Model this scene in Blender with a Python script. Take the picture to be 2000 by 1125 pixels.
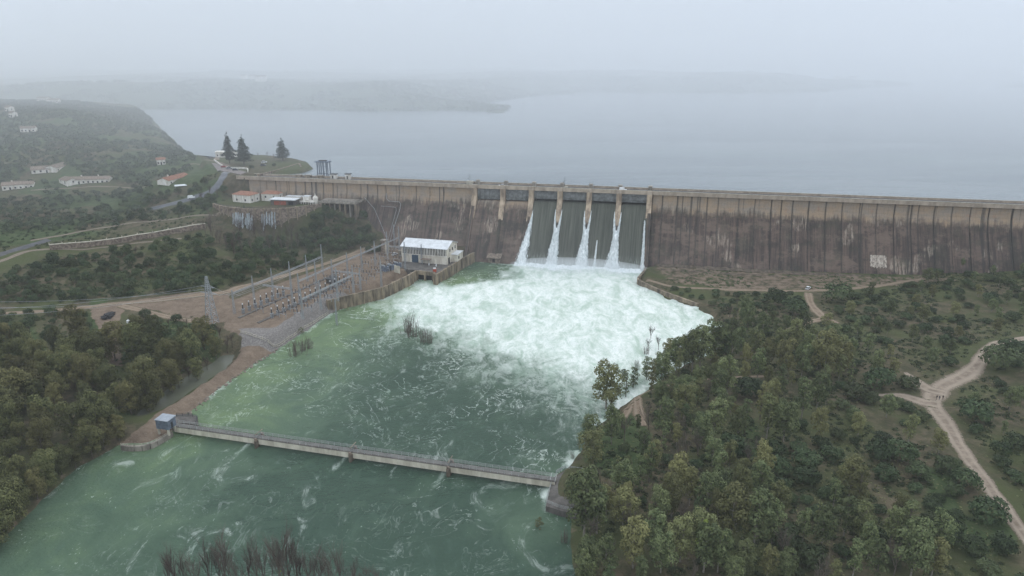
import bpy, bmesh, math, random
import numpy as np
from mathutils import Vector, Matrix

scene = bpy.context.scene
for o in list(bpy.data.objects):
    bpy.data.objects.remove(o, do_unlink=True)

# ---------------------------------------------------------------- camera, sky, sun, exposure
CAM_H, FOCAL, PITCH = 123.0, 1400.0, math.atan(452.5 / 1400.0)
cam_data = bpy.data.cameras.new('camera')
cam = bpy.data.objects.new('camera', cam_data)
scene.collection.objects.link(cam)
cam.location = (0, 0, CAM_H)
cam.rotation_euler = (math.pi / 2 - PITCH, 0, 0)
cam_data.sensor_width = 36.0
cam_data.lens = 36.0 * FOCAL / 2000.0
cam_data.clip_start = 0.5
cam_data.clip_end = 30000.0
scene.camera = cam

world = bpy.data.worlds.new('World')
scene.world = world
world.use_nodes = True
SKY_LOW, SKY_HIGH = 1.18, 2.1
SUN_EL, SUN_ROT = math.radians(38), math.radians(25)
wn = world.node_tree
wn.nodes.clear()
w_out = wn.nodes.new('ShaderNodeOutputWorld')
w_sky = wn.nodes.new('ShaderNodeTexSky')
w_sky.sky_type = 'NISHITA'
w_sky.sun_disc = False
w_sky.sun_elevation = SUN_EL
w_sky.sun_rotation = SUN_ROT
w_sky.dust_density = 4.0
w_bg = wn.nodes.new('ShaderNodeBackground')
w_bg.inputs['Strength'].default_value = 0.05
wn.links.new(w_sky.outputs[0], w_bg.inputs['Color'])
# the closed cloud deck that covers the blue sky: even, pale and grey
w_tc = wn.nodes.new('ShaderNodeTexCoord')
w_noise = wn.nodes.new('ShaderNodeTexNoise')
w_noise.inputs['Scale'].default_value = 3.0
w_noise.inputs['Detail'].default_value = 4.0
w_map = wn.nodes.new('ShaderNodeMapping')
w_map.inputs['Scale'].default_value = (1, 1, 4)
wn.links.new(w_tc.outputs['Generated'], w_map.inputs['Vector'])
wn.links.new(w_map.outputs[0], w_noise.inputs['Vector'])
w_ramp = wn.nodes.new('ShaderNodeValToRGB')
w_ramp.color_ramp.elements[0].color = (0.655, 0.72, 0.80, 1)
w_ramp.color_ramp.elements[1].color = (0.755, 0.82, 0.89, 1)
w_ramp.color_ramp.elements[0].position = 0.3
w_ramp.color_ramp.elements[1].position = 0.7
wn.links.new(w_noise.outputs[0], w_ramp.inputs[0])
w_cloud = wn.nodes.new('ShaderNodeBackground')
w_cloud.inputs['Strength'].default_value = 0.96
# an overcast sky is brightest overhead (CIE overcast sky): the deck brightens evenly with height
w_sep = wn.nodes.new('ShaderNodeSeparateXYZ')
wn.links.new(w_tc.outputs['Generated'], w_sep.inputs[0])
w_up = wn.nodes.new('ShaderNodeMapRange')
w_up.inputs[1].default_value = 0.0; w_up.inputs[2].default_value = 1.0
w_up.inputs[3].default_value = SKY_LOW; w_up.inputs[4].default_value = SKY_HIGH
wn.links.new(w_sep.outputs[2], w_up.inputs[0])
wn.links.new(w_up.outputs[0], w_cloud.inputs['Strength'])
wn.links.new(w_ramp.outputs[0], w_cloud.inputs['Color'])
w_mix = wn.nodes.new('ShaderNodeMixShader')
w_mix.inputs[0].default_value = 0.94
wn.links.new(w_bg.outputs[0], w_mix.inputs[1])
wn.links.new(w_cloud.outputs[0], w_mix.inputs[2])
wn.links.new(w_mix.outputs[0], w_out.inputs['Surface'])

sun_data = bpy.data.lights.new('sun', 'SUN')
sun_data.energy = 0.7
sun_data.angle = math.radians(25)
sun_data.color = (1.0, 0.97, 0.92)
sun = bpy.data.objects.new('sun', sun_data)
scene.collection.objects.link(sun)
sun.rotation_euler = (math.pi / 2 - SUN_EL, 0, math.pi - SUN_ROT)

scene.view_settings.view_transform = 'Standard'
scene.view_settings.look = 'None'
scene.view_settings.exposure = 0.0
scene.view_settings.gamma = 1.0
scene.view_settings.use_curve_mapping = False
cy = scene.cycles
cy.use_denoising = True
cy.max_bounces = 4
cy.diffuse_bounces = 2
cy.glossy_bounces = 2
cy.transmission_bounces = 2
cy.volume_bounces = 3
cy.transparent_max_bounces = 4
cy.sample_clamp_indirect = 6.0
cy.use_adaptive_sampling = True
cy.adaptive_threshold = 0.02

# ---------------------------------------------------------------- helpers
rng = np.random.default_rng(7)
random.seed(7)
COL = scene.collection


def site(px, py, z=0.0):
    """Where the line of sight of a photo pixel meets the level z: a surveyed point of the place."""
    rx, ry = (px - 1000.0) / FOCAL, (562.5 - py) / FOCAL
    d = (rx, math.cos(PITCH) + ry * math.sin(PITCH), -math.sin(PITCH) + ry * math.cos(PITCH))
    t = (z - CAM_H) / d[2]
    return d[0] * t, d[1] * t


def sites(pts, z=0.0):
    return np.array([site(p[0], p[1], p[2] if len(p) > 2 else z) for p in pts])


def seen_x(x, y, z=0.0):
    dep = y * math.cos(PITCH) - (z - CAM_H) * math.sin(PITCH)
    up = y * math.sin(PITCH) + (z - CAM_H) * math.cos(PITCH)
    return 1000 + FOCAL * x / dep, 562.5 - FOCAL * up / dep


# dam frame: s runs along the crest to the right, t downstream
DO, DU, DN = np.array([-188.0, 497.0]), np.array([0.9777, -0.2102]), np.array([-0.2102, -0.9777])
DAM_ROT = math.atan2(DU[1], DU[0])


def dam_w(s, t):
    p = DO + DU * s + DN * t
    return float(p[0]), float(p[1])


_perm = np.random.default_rng(3).random((256, 256))


def vnoise(x, y):
    x = np.asarray(x, float); y = np.asarray(y, float)
    xi = np.floor(x).astype(int); yi = np.floor(y).astype(int)
    fx = x - xi; fy = y - yi
    fx = fx * fx * (3 - 2 * fx); fy = fy * fy * (3 - 2 * fy)
    a = _perm[xi & 255, yi & 255]; b = _perm[(xi + 1) & 255, yi & 255]
    c = _perm[xi & 255, (yi + 1) & 255]; d = _perm[(xi + 1) & 255, (yi + 1) & 255]
    return (a * (1 - fx) + b * fx) * (1 - fy) + (c * (1 - fx) + d * fx) * fy


def fbm(x, y, octs=4, gain=0.5):
    s = 0; a = 1; n = 0
    for k in range(octs):
        s = s + a * vnoise(x * 2 ** k + 17.3 * k, y * 2 ** k + 9.1 * k)
        n += a; a *= gain
    return s / n


def smooth(e0, e1, x):
    t = np.clip((np.asarray(x, float) - e0) / (e1 - e0), 0, 1)
    return t * t * (3 - 2 * t)


def sdpoly(x, y, poly):
    """signed distance to a closed polygon, positive inside"""
    x = np.asarray(x, float); y = np.asarray(y, float)
    d2 = np.full(x.shape, 1e18); ins = np.zeros(x.shape, bool)
    n = len(poly)
    for i in range(n):
        ax, ay = poly[i]; bx, by = poly[(i + 1) % n]
        ex, ey = bx - ax, by - ay
        wx, wy = x - ax, y - ay
        h = np.clip((wx * ex + wy * ey) / (ex * ex + ey * ey + 1e-9), 0, 1)
        d2 = np.minimum(d2, (wx - ex * h) ** 2 + (wy - ey * h) ** 2)
        c = (ay > y) != (by > y)
        with np.errstate(divide='ignore', invalid='ignore'):
            xx = ax + (y - ay) * ex / (ey if ey != 0 else 1e-9)
        ins ^= c & (x < xx)
    d = np.sqrt(d2)
    return np.where(ins, d, -d)


def dline(x, y, pts):
    x = np.asarray(x, float); y = np.asarray(y, float)
    d2 = np.full(x.shape, 1e18)
    for i in range(len(pts) - 1):
        ax, ay = pts[i][:2]; bx, by = pts[i + 1][:2]
        ex, ey = bx - ax, by - ay
        wx, wy = x - ax, y - ay
        h = np.clip((wx * ex + wy * ey) / (ex * ex + ey * ey + 1e-9), 0, 1)
        d2 = np.minimum(d2, (wx - ex * h) ** 2 + (wy - ey * h) ** 2)
    return np.sqrt(d2)


def spline(pts, step=1.0):
    """Catmull-Rom through 2D/3D points, resampled about every step metres"""
    p = np.asarray(pts, float)
    p = np.vstack([2 * p[0] - p[1], p, 2 * p[-1] - p[-2]])
    out = []
    for i in range(1, len(p) - 2):
        n = max(2, int(np.linalg.norm(p[i + 1] - p[i]) / step))
        for k in range(n):
            t = k / n
            out.append(0.5 * (2 * p[i] + (p[i + 1] - p[i - 1]) * t + (2 * p[i - 1] - 5 * p[i] + 4 * p[i + 1] - p[i + 2]) * t * t
                              + (3 * p[i] - p[i - 1] - 3 * p[i + 1] + p[i + 2]) * t ** 3))
    out.append(p[-2])
    return np.array(out)


def np_mesh(name, v, f, smooth_shade=False, attrs=None):
    """mesh from arrays; f is (n,3) or (n,4)"""
    v = np.asarray(v, np.float32); f = np.asarray(f, np.int32)
    me = bpy.data.meshes.new(name)
    me.vertices.add(len(v)); me.vertices.foreach_set('co', v.ravel())
    k = f.shape[1]
    me.loops.add(f.size); me.loops.foreach_set('vertex_index', f.ravel())
    me.polygons.add(len(f))
    me.polygons.foreach_set('loop_start', np.arange(0, f.size, k, dtype=np.int32))
    me.polygons.foreach_set('loop_total', np.full(len(f), k, np.int32))
    if smooth_shade:
        me.polygons.foreach_set('use_smooth', np.ones(len(f), bool))
    me.update(calc_edges=True)
    for an, av in (attrs or {}).items():
        a = me.attributes.new(an, 'FLOAT', 'POINT')
        a.data.foreach_set('value', np.asarray(av, np.float32).ravel())
    return me


def grid_faces(nx, ny):
    i = np.arange(nx * ny).reshape(ny, nx)
    return np.stack([i[:-1, :-1], i[:-1, 1:], i[1:, 1:], i[1:, :-1]], -1).reshape(-1, 4)


class MB:
    """collects solid pieces of one part and links them as one mesh object"""
    def __init__(self):
        self.v = []; self.f = []

    def add(self, v, f):
        b = len(self.v)
        self.v += [tuple(map(float, p)) for p in v]
        self.f += [tuple(i + b for i in q) for q in f]
        return self

    def hexa(self, p):
        return self.add(p, [(0, 3, 2, 1), (4, 5, 6, 7), (0, 1, 5, 4), (1, 2, 6, 5), (2, 3, 7, 6), (3, 0, 4, 7)])

    def box(self, x0, x1, y0, y1, z0, z1):
        return self.hexa([(x0, y0, z0), (x1, y0, z0), (x1, y1, z0), (x0, y1, z0), (x0, y0, z1), (x1, y0, z1), (x1, y1, z1), (x0, y1, z1)])

    def bar(self, a, b, w, h):
        """square bar from a to b (centre line), w wide, h high"""
        a = Vector(a); b = Vector(b); d = (b - a).normalized()
        up = Vector((0, 0, 1)) if abs(d.z) < 0.95 else Vector((1, 0, 0))
        r = d.cross(up).normalized() * (w / 2); q = r.cross(d).normalized() * (h / 2)
        return self.hexa([a - r - q, b - r - q, b + r - q, a + r - q, a - r + q, b - r + q, b + r + q, a + r + q])

    def tube(self, pts, rad, n=6, caps=True):
        pts = [Vector(p) for p in pts]
        rad = [rad] * len(pts) if np.isscalar(rad) else list(rad)
        v = []; f = []
        for i, p in enumerate(pts):
            d = (pts[min(i + 1, len(pts) - 1)] - pts[max(i - 1, 0)])
            d = d.normalized() if d.length > 1e-9 else Vector((0, 0, 1))
            up = Vector((0, 0, 1)) if abs(d.z) < 0.9 else Vector((1, 0, 0))
            r = d.cross(up).normalized(); q = d.cross(r).normalized()
            for k in range(n):
                a = 2 * math.pi * k / n
                v.append(p + (r * math.cos(a) + q * math.sin(a)) * rad[i])
        for i in range(len(pts) - 1):
            for k in range(n):
                k2 = (k + 1) % n
                f.append((i * n + k, i * n + k2, (i + 1) * n + k2, (i + 1) * n + k))
        if caps:
            f.append(tuple(range(n - 1, -1, -1))); f.append(tuple(range((len(pts) - 1) * n, len(pts) * n)))
        return self.add(v, f)

    def prism(self, poly, z0, z1):
        """upright prism over a 2D polygon"""
        n = len(poly)
        v = [(p[0], p[1], z0) for p in poly] + [(p[0], p[1], z1) for p in poly]
        a = sum(poly[i][0] * poly[(i + 1) % n][1] - poly[(i + 1) % n][0] * poly[i][1] for i in range(n))
        f = [tuple(range(n - 1, -1, -1)), tuple(range(n, 2 * n))] + [(i, (i + 1) % n, n + (i + 1) % n, n + i) for i in range(n)]
        if a < 0:
            f = [q[::-1] for q in f]
        return self.add(v, f)

    def extrude_x(self, prof, x0, x1):
        """profile of (y, z) pairs pushed along x"""
        n = len(prof)
        v = [(x0, p[0], p[1]) for p in prof] + [(x1, p[0], p[1]) for p in prof]
        a = sum(prof[i][0] * prof[(i + 1) % n][1] - prof[(i + 1) % n][0] * prof[i][1] for i in range(n))
        f = [tuple(range(n - 1, -1, -1)), tuple(range(n, 2 * n))] + [(i, (i + 1) % n, n + (i + 1) % n, n + i) for i in range(n)]
        if a < 0:
            f = [q[::-1] for q in f]
        return self.add(v, f)

    def mesh(self, name):
        me = bpy.data.meshes.new(name)
        me.from_pydata(self.v, [], self.f)
        me.update()
        return me

    def build(self, name, mat, parent=None, loc=(0, 0, 0), rotz=0.0, smooth_shade=False):
        me = self.mesh(name)
        if smooth_shade:
            me.polygons.foreach_set('use_smooth', np.ones(len(me.polygons), bool))
        return obj(name, me, mat, parent, loc, rotz)


def obj(name, me, mat, parent=None, loc=(0, 0, 0), rotz=0.0):
    if mat is not None and not me.materials:
        me.materials.append(mat)
    o = bpy.data.objects.new(name, me)
    o.location = loc; o.rotation_euler = (0, 0, rotz)
    if parent is not None:
        o.parent = parent
    COL.objects.link(o)
    return o


def thing(name, label, cat, loc=(0, 0, 0), rotz=0.0, group=None):
    o = bpy.data.objects.new(name, None)
    o.location = loc; o.rotation_euler = (0, 0, rotz)
    o.empty_display_size = 0.5
    COL.objects.link(o)
    return tag(o, label, cat, group)


def tag(o, label=None, cat=None, group=None, kind=None):
    if label: o['label'] = label
    if cat: o['category'] = cat
    if group: o['group'] = group
    if kind: o['kind'] = kind
    return o


def copy_tree(o, parent=None):
    c = o.copy()
    COL.objects.link(c)
    c.parent = parent
    for ch in o.children:
        copy_tree(ch, c)
    return c


# ---------------------------------------------------------------- materials
class NT:
    """short hand for node trees"""
    def __init__(self, name):
        self.m = bpy.data.materials.new(name)
        self.m.use_nodes = True
        self.t = self.m.node_tree
        self.t.nodes.clear()
        self.out = self.t.nodes.new('ShaderNodeOutputMaterial')
        self.b = self.t.nodes.new('ShaderNodeBsdfPrincipled')
        self.t.links.new(self.b.outputs[0], self.out.inputs[0])

    def n(self, typ, **kw):
        nd = self.t.nodes.new(typ)
        for k, v in kw.items():
            setattr(nd, k, v)
        return nd

    def put(self, sock, v):
        if isinstance(v, bpy.types.NodeSocket):
            self.t.links.new(v, sock)
        else:
            if isinstance(v, (tuple, list)) and len(v) == 3 and sock.type == 'RGBA':
                v = tuple(v) + (1,)
            sock.default_value = v

    def math(self, op, a, b=0.0, c=0.0, clamp=False):
        nd = self.n('ShaderNodeMath', operation=op); nd.use_clamp = clamp
        self.put(nd.inputs[0], a); self.put(nd.inputs[1], b); self.put(nd.inputs[2], c)
        return nd.outputs[0]

    def coord(self, kind='Object', scale=(1, 1, 1), loc=(0, 0, 0)):
        if kind == 'World':
            src = self.n('ShaderNodeNewGeometry').outputs['Position']
        else:
            src = self.n('ShaderNodeTexCoord').outputs[kind]
        mp = self.n('ShaderNodeMapping')
        mp.inputs['Scale'].default_value = scale; mp.inputs['Location'].default_value = loc
        self.t.links.new(src, mp.inputs['Vector'])
        return mp.outputs[0]

    def noise(self, vec, scale=1.0, detail=4.0, rough=0.55, dist=0.0):
        nd = self.n('ShaderNodeTexNoise')
        self.put(nd.inputs['Vector'], vec); self.put(nd.inputs['Scale'], scale); self.put(nd.inputs['Detail'], detail)
        self.put(nd.inputs['Roughness'], rough); self.put(nd.inputs['Distortion'], dist)
        return nd.outputs[0]

    def sstep(self, x, e0, e1):
        nd = self.n('ShaderNodeMapRange', interpolation_type='SMOOTHSTEP')
        self.put(nd.inputs[0], x); self.put(nd.inputs[1], e0); self.put(nd.inputs[2], e1)
        return nd.outputs[0]

    def mix(self, fac, a, b, blend='MIX'):
        nd = self.n('ShaderNodeMix', data_type='RGBA', blend_type=blend)
        self.put(nd.inputs[0], fac); self.put(nd.inputs[6], a); self.put(nd.inputs[7], b)
        return nd.outputs[2]

    def attr(self, name):
        nd = self.n('ShaderNodeAttribute', attribute_name=name)
        return nd.outputs['Fac']

    def rand(self):
        return self.n('ShaderNodeObjectInfo').outputs['Random']

    def sep(self, vec):
        nd = self.n('ShaderNodeSeparateXYZ'); self.put(nd.inputs[0], vec)
        return nd.outputs

    def bump(self, h, strength=0.3, dist=0.1):
        nd = self.n('ShaderNodeBump')
        self.put(nd.inputs['Strength'], strength); self.put(nd.inputs['Distance'], dist); self.put(nd.inputs['Height'], h)
        self.t.links.new(nd.outputs[0], self.b.inputs['Normal'])

    def set(self, color=None, rough=None, metal=None, spec=None):
        if color is not None: self.put(self.b.inputs['Base Color'], color)
        if rough is not None: self.put(self.b.inputs['Roughness'], rough)
        if metal is not None: self.put(self.b.inputs['Metallic'], metal)
        if spec is not None: self.put(self.b.inputs['Specular IOR Level'], spec)
        return self.m


def plain(name, c, rough=0.8, var=0.25, scale=0.6, metal=0.0, vert=1.0, dirt=None):
    """a worn, slightly uneven surface of one colour"""
    t = NT(name)
    v = t.coord('World', (1, 1, vert))
    a = t.noise(v, scale, 6, 0.65)
    dk = dirt or tuple(x * (1 - var * 1.6) for x in c)
    lt = tuple(min(1, x * (1 + var * 0.5)) for x in c)
    col = t.mix(t.sstep(a, 0.3, 0.7), dk, lt)
    return t.set(col, rough, metal, 0.3)


M = {}
M['white'] = plain('whitewash', (0.72, 0.70, 0.66), 0.85, 0.16, 0.5, vert=0.3, dirt=(0.5, 0.46, 0.4))
M['cream'] = plain('cream_render', (0.66, 0.62, 0.54), 0.85, 0.16, 0.5, vert=0.3, dirt=(0.45, 0.4, 0.33))
M['tile'] = plain('clay_tile', (0.30, 0.15, 0.10), 0.85, 0.3, 1.2)
M['oldtile'] = plain('old_clay_tile', (0.25, 0.20, 0.16), 0.9, 0.3, 1.2)
M['metalroof'] = plain('pale_sheet_roof', (0.62, 0.64, 0.66), 0.55, 0.12, 0.4)
M['glass'] = plain('window_glass', (0.03, 0.035, 0.04), 0.15, 0.2, 1)
M['bluedoor'] = plain('blue_steel_door', (0.05, 0.085, 0.13), 0.6, 0.2, 1)
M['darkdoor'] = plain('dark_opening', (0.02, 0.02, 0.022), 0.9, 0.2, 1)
M['redbrick'] = plain('red_garage_door', (0.34, 0.10, 0.06), 0.8, 0.25, 1.2)
M['concrete'] = plain('weathered_concrete', (0.30, 0.27, 0.23), 0.9, 0.3, 0.35, vert=0.35)
M['paleconcrete'] = plain('pale_concrete', (0.50, 0.46, 0.38), 0.9, 0.22, 0.5, vert=0.4)
M['darkconcrete'] = plain('dark_concrete', (0.13, 0.12, 0.11), 0.9, 0.3, 0.4, vert=0.35)
M['quaywall'] = plain('ochre_quay_concrete', (0.28, 0.225, 0.16), 0.9, 0.35, 0.35, vert=0.3, dirt=(0.075, 0.062, 0.05))
M['galv'] = plain('galvanised_steel', (0.38, 0.40, 0.42), 0.5, 0.15, 1, metal=0.4)
M['darksteel'] = plain('dark_steel', (0.06, 0.065, 0.07), 0.6, 0.2, 1, metal=0.2)
M['bluesteel'] = plain('blue_grey_steel', (0.16, 0.19, 0.24), 0.55, 0.2, 0.8, metal=0.1)
M['porcelain'] = plain('brown_porcelain', (0.055, 0.045, 0.05), 0.35, 0.2, 1)
M['whitecap'] = plain('white_porcelain', (0.7, 0.71, 0.72), 0.4, 0.1, 1)
M['pipe'] = plain('dull_pipe_paint', (0.30, 0.30, 0.30), 0.5, 0.15, 1)
M['gravel_lot'] = plain('gravel_lot', (0.20, 0.175, 0.165), 0.9, 0.2, 0.4)
M['asphalt'] = plain('asphalt', (0.085, 0.085, 0.09), 0.85, 0.2, 0.3)
M['wetasphalt'] = plain('wet_asphalt', (0.08, 0.085, 0.10), 0.3, 0.2, 0.3)
M['wood'] = plain('weathered_wood', (0.16, 0.13, 0.10), 0.9, 0.3, 1)
M['rubber'] = plain('tyre_rubber', (0.015, 0.015, 0.016), 0.8, 0.1, 1)
M['carwhite'] = plain('white_car_paint', (0.75, 0.76, 0.77), 0.3, 0.05, 1)
M['cargrey'] = plain('grey_car_paint', (0.22, 0.23, 0.25), 0.3, 0.05, 1)
M['cardark'] = plain('dark_car_paint', (0.03, 0.035, 0.05), 0.3, 0.05, 1)
M['carred'] = plain('red_car_paint', (0.30, 0.04, 0.03), 0.3, 0.05, 1)
M['redpaint'] = plain('red_paint', (0.42, 0.07, 0.04), 0.6, 0.2, 1)
M['bark'] = plain('bark', (0.13, 0.11, 0.09), 0.95, 0.3, 2.0)
M['palebark'] = plain('pale_bark', (0.26, 0.235, 0.20), 0.95, 0.3, 2.0)
M['twig'] = plain('bare_twigs', (0.085, 0.062, 0.052), 0.95, 0.25, 1.5)
M['greytwig'] = plain('grey_bare_twigs', (0.14, 0.115, 0.095), 0.95, 0.25, 1.5)
M['blacktarp'] = plain('black_rubble', (0.018, 0.018, 0.02), 0.7, 0.3, 2)
M['rock'] = plain('river_rock', (0.24, 0.20, 0.165), 0.95, 0.35, 1.5)
M['stone'] = plain('masonry_stone', (0.25, 0.20, 0.16), 0.95, 0.4, 0.8)
# ================================================================ TERRAIN
def leaf_noise_color(t, a, b, c, scale=0.08):
    v = t.coord('World')
    n1 = t.noise(v, scale, 5, 0.6)
    n2 = t.noise(v, scale * 7, 5, 0.65)
    return t.mix(t.sstep(n2, 0.35, 0.68), t.mix(t.sstep(n1, 0.38, 0.62), a, b), c)


SHORE = [(-260, 1250), (-40, 1100), (30, 1030), (95, 962), (150, 915), (240, 868), (292, 866), (335, 842), (350, 822), (385, 795), (430, 757),
         (490, 714), (545, 681), (590, 650), (640, 617), (690, 590), (745, 574), (770, 558), (800, 548), (850, 543), (880, 530), (908, 510), (930, 506)]
SHORE_R = [(1252, 528), (1246, 555), (1290, 577), (1345, 598), (1395, 622), (1415, 650), (1395, 688), (1335, 712), (1290, 742), (1240, 775), (1185, 815),
           (1160, 838), (1142, 872), (1118, 905), (1085, 925), (1072, 960), (1070, 988), (1122, 1000), (1112, 1060), (1128, 1125), (1150, 1250)]
RIVER = np.vstack([sites(SHORE), np.array([dam_w(178, 22), dam_w(283, 22)]), sites(SHORE_R)])
POOL = sites([(466, 688), (455, 708), (425, 732), (385, 757), (335, 790), (290, 815), (265, 815), (300, 780), (345, 745), (400, 715), (440, 692)])
POOL2 = sites([(0, 640), (1, 640), (1, 641)])
YARD = sites([(436, 640), (478, 655), (536, 656), (590, 622), (642, 589), (690, 573), (745, 560), (775, 537), (800, 528), (852, 534), (905, 505), (880, 492), (760, 474), (720, 490), (600, 533), (450, 588)], 6.0)
GRAVEL = sites([(470, 655), (472, 680), (545, 681), (600, 645), (660, 603), (700, 578), (640, 588), (590, 620), (536, 656)], 2.0)
TERRACE = np.array([dam_w(s, t) for s, t in [(-6, 4), (-2, 30), (14, 38), (34, 40), (52, 32), (66, 16), (66, 2), (30, -4)]])
PARKING = np.array([dam_w(s, t) for s, t in [(4, 2), (6, -18), (28, -34), (26, -52), (12, -74), (-8, -90), (-40, -104), (-78, -100), (-72, -60), (-42, -25), (-22, -8)]])

CP = []


def cp(px, py, z):
    x, y = site(px, py, z); CP.append((x, y, z))


def cpd(s, t, z):
    x, y = dam_w(s, t); CP.append((x, y, z))


for a in [(-100, 1000, 2), (0, 900, 3), (100, 850, 2), (0, 780, 4), (150, 780, 2), (300, 730, 1.2), (0, 700, 5), (120, 690, 4), (215, 690, 3), (330, 660, 3.5), (430, 665, 4),
          (545, 672, 2.6), (490, 705, 2.4), (425, 752, 2.4), (370, 795, 2.6), (320, 830, 2.8), (270, 855, 2.2),
          (0, 615, 7), (100, 605, 7), (215, 600, 7.5), (330, 590, 7), (400, 580, 7), (-200, 640, 8),
          (0, 560, 11), (150, 540, 11), (300, 510, 13), (400, 480, 15), (500, 500, 10), (470, 560, 8),
          (0, 510, 15), (100, 480, 16), (200, 465, 18), (300, 455, 19), (400, 443, 21), (480, 440, 18),
          (0, 440, 22), (150, 420, 24), (300, 410, 25), (100, 395, 26), (250, 380, 29), (420, 400, 28),
          (30, 372, 30), (190, 362, 32), (100, 340, 36), (300, 350, 35), (-200, 420, 25), (-200, 300, 45),
          (315, 322, 41), (200, 300, 47), (330, 290, 44), (365, 285, 43), (400, 302, 44), (320, 252, 45), (100, 280, 52), (0, 300, 48), (0, 240, 62), (120, 215, 70), (220, 230, 60), (-200, 220, 70),
          (600, 470, 10), (680, 470, 9), (640, 430, 22), (560, 440, 18), (700, 430, 20), (730, 470, 8), (650, 500, 7), (560, 500, 8)]:
    cp(*a)
for a in [(20, 25, 30), (45, 25, 29), (60, 10, 31), (30, 6, 32), (0, 15, 32), (75, 8, 29), (95, 14, 20), (110, 20, 12), (125, 26, 6), (85, 25, 20), (100, 34, 10),
          (-8, 0, 43), (-25, -15, 44.5), (-40, -40, 45), (-60, -80, 45), (-10, -60, 45), (20, -40, 44), (-90, -90, 46), (-70, -130, 44), (-30, 10, 36), (-60, 10, 37),
          (290, 30, 3), (330, 28, 3), (380, 28, 3.5), (430, 26, 5), (480, 24, 9), (540, 20, 16), (300, 60, 2.5), (350, 60, 2.5), (420, 60, 4), (500, 60, 9), (330, 90, 2.5), (420, 100, 5), (520, 100, 9)]:
    cpd(*a)
for a in [(1420, 640, 2), (1500, 700, 3), (1300, 780, 2.5), (1230, 850, 3), (1200, 930, 3), (1180, 1050, 2.5), (1500, 830, 4), (1650, 750, 4), (1800, 770, 4.5), (1900, 690, 7),
          (2000, 660, 8), (2000, 800, 6), (1900, 900, 5), (2050, 1000, 6), (1600, 950, 4.5), (1400, 950, 4), (1300, 1100, 3.5), (1600, 1125, 4), (1900, 1125, 5), (2200, 800, 9), (2300, 1100, 8)]:
    cp(*a)
CP = np.array(CP)
_d = np.hypot(CP[:, None, 0] - CP[None, :, 0], CP[:, None, 1] - CP[None, :, 1])
_n = len(CP)
_A = np.zeros((_n + 1, _n + 1))
_A[:_n, :_n] = -_d - np.eye(_n) * -1.5
_A[:_n, _n] = 1; _A[_n, :_n] = 1
_W = np.linalg.solve(_A, np.append(CP[:, 2], 0))

# wooded land beyond the reservoir
FAR_LAND = [
    np.array([(-2400, 1250), (-1500, 1120), (-900, 1120), (-640, 1168), (-560, 1185), (-420, 1185), (-300, 1150), (-220, 1130), (-120, 1150), (-60, 1150), (-20, 1095), (-2, 1120), (8, 1230), (-60, 1330), (40, 1560), (200, 1760), (300, 1720), (520, 1700), (760, 1790), (900, 1950), (1180, 2180), (1220, 2280), (900, 2350), (700, 2700), (500, 3400), (-2400, 3400)]),
    np.array([(1330, 2040), (1500, 1930), (2300, 1700), (3200, 1800), (3200, 2500), (1900, 2350), (1500, 2200)]),
]


def height(x, y):
    """ground level of the whole place"""
    x = np.asarray(x, float); y = np.asarray(y, float)
    shp = x.shape
    x = x.ravel(); y = y.ravel()
    z = np.full(x.shape, 0.0)
    for k in range(_n):
        z -= _W[k] * np.hypot(x - CP[k, 0], y - CP[k, 1])
    z += _W[_n]
    z = np.clip(z, 1.4, 95)
    z += (fbm(x / 34, y / 34, 4) - 0.5) * 2.6 * smooth(2, 14, z) + (fbm(x / 9, y / 9, 2) - 0.5) * 0.7
    s = (x - DO[0]) * DU[0] + (y - DO[1]) * DU[1]
    t = (x - DO[0]) * DN[0] + (y - DO[1]) * DN[1]
    # level platforms
    k = smooth(-5, 1, sdpoly(x, y, YARD)); z = z * (1 - k) + (5.7 + 0.15 * fbm(x / 6, y / 6, 2)) * k
    k = smooth(-5, 1, sdpoly(x, y, TERRACE)); z = z * (1 - k) + 30.0 * k
    # reservoir side of the dam and lake bed
    lake = smooth(-2, 14, -t - 12) * smooth(26, 40, s)
    z = z * (1 - lake) + 30 * lake
    hill = smooth(-260, -330, x + (y - 600) * 0.78) * 0 + smooth(12, -26, (x - LSX(y)))
    north = smooth(520, 600, y)
    z = z * (1 - north) + north * (z * hill + 34 * (1 - hill))
    inside = np.full(x.shape, -1e9)
    for poly in FAR_LAND:
        inside = np.maximum(inside, sdpoly(x, y, poly))
    inside = inside + (fbm(x / 60, y / 60, 3) - 0.5) * 40
    fz = 41.5 + np.clip(inside * 0.14, -8, 30) * (0.55 + 0.9 * fbm(x / 320 + 5, y / 320, 3))
    k = smooth(1020, 1110, y)
    z = z * (1 - k) + np.where(y > 1000, fz, z) * k
    # lakeside garden and parking above the left end of the dam
    k = smooth(-3, 1, sdpoly(x, y, PARKING)); z = z * (1 - k) + 44.4 * k
    # river bed, its banks and the pools behind the levee
    r = sdpoly(x, y, RIVER) + (fbm(x / 7, y / 7, 2) - 0.5) * 2.0
    near = (y < 470) & (t > 12)
    bank = np.where(r > 0, np.maximum(-0.4 * r - 0.2, -4), z * smooth(0, 5.0, -r) + 0.25)
    z = np.where(near, np.where(r > -6, bank, z), z)
    p = sdpoly(x, y, POOL) + (fbm(x / 6, y / 6, 2) - 0.5) * 3
    z = np.where(p > -4, z * smooth(0.5, -4, p) - 0.5 * smooth(-0.5, 2, p), z)
    return z.reshape(shp)


_ls = np.array([site(437, 309, 42), site(400, 300, 42), site(372, 284, 42), site(340, 262, 42), site(312, 242, 42), site(298, 231, 42), (-560, 1060)])
_ls = _ls[np.argsort(_ls[:, 1])]


def LSX(y):
    return np.interp(y, _ls[:, 1], _ls[:, 0])


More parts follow.
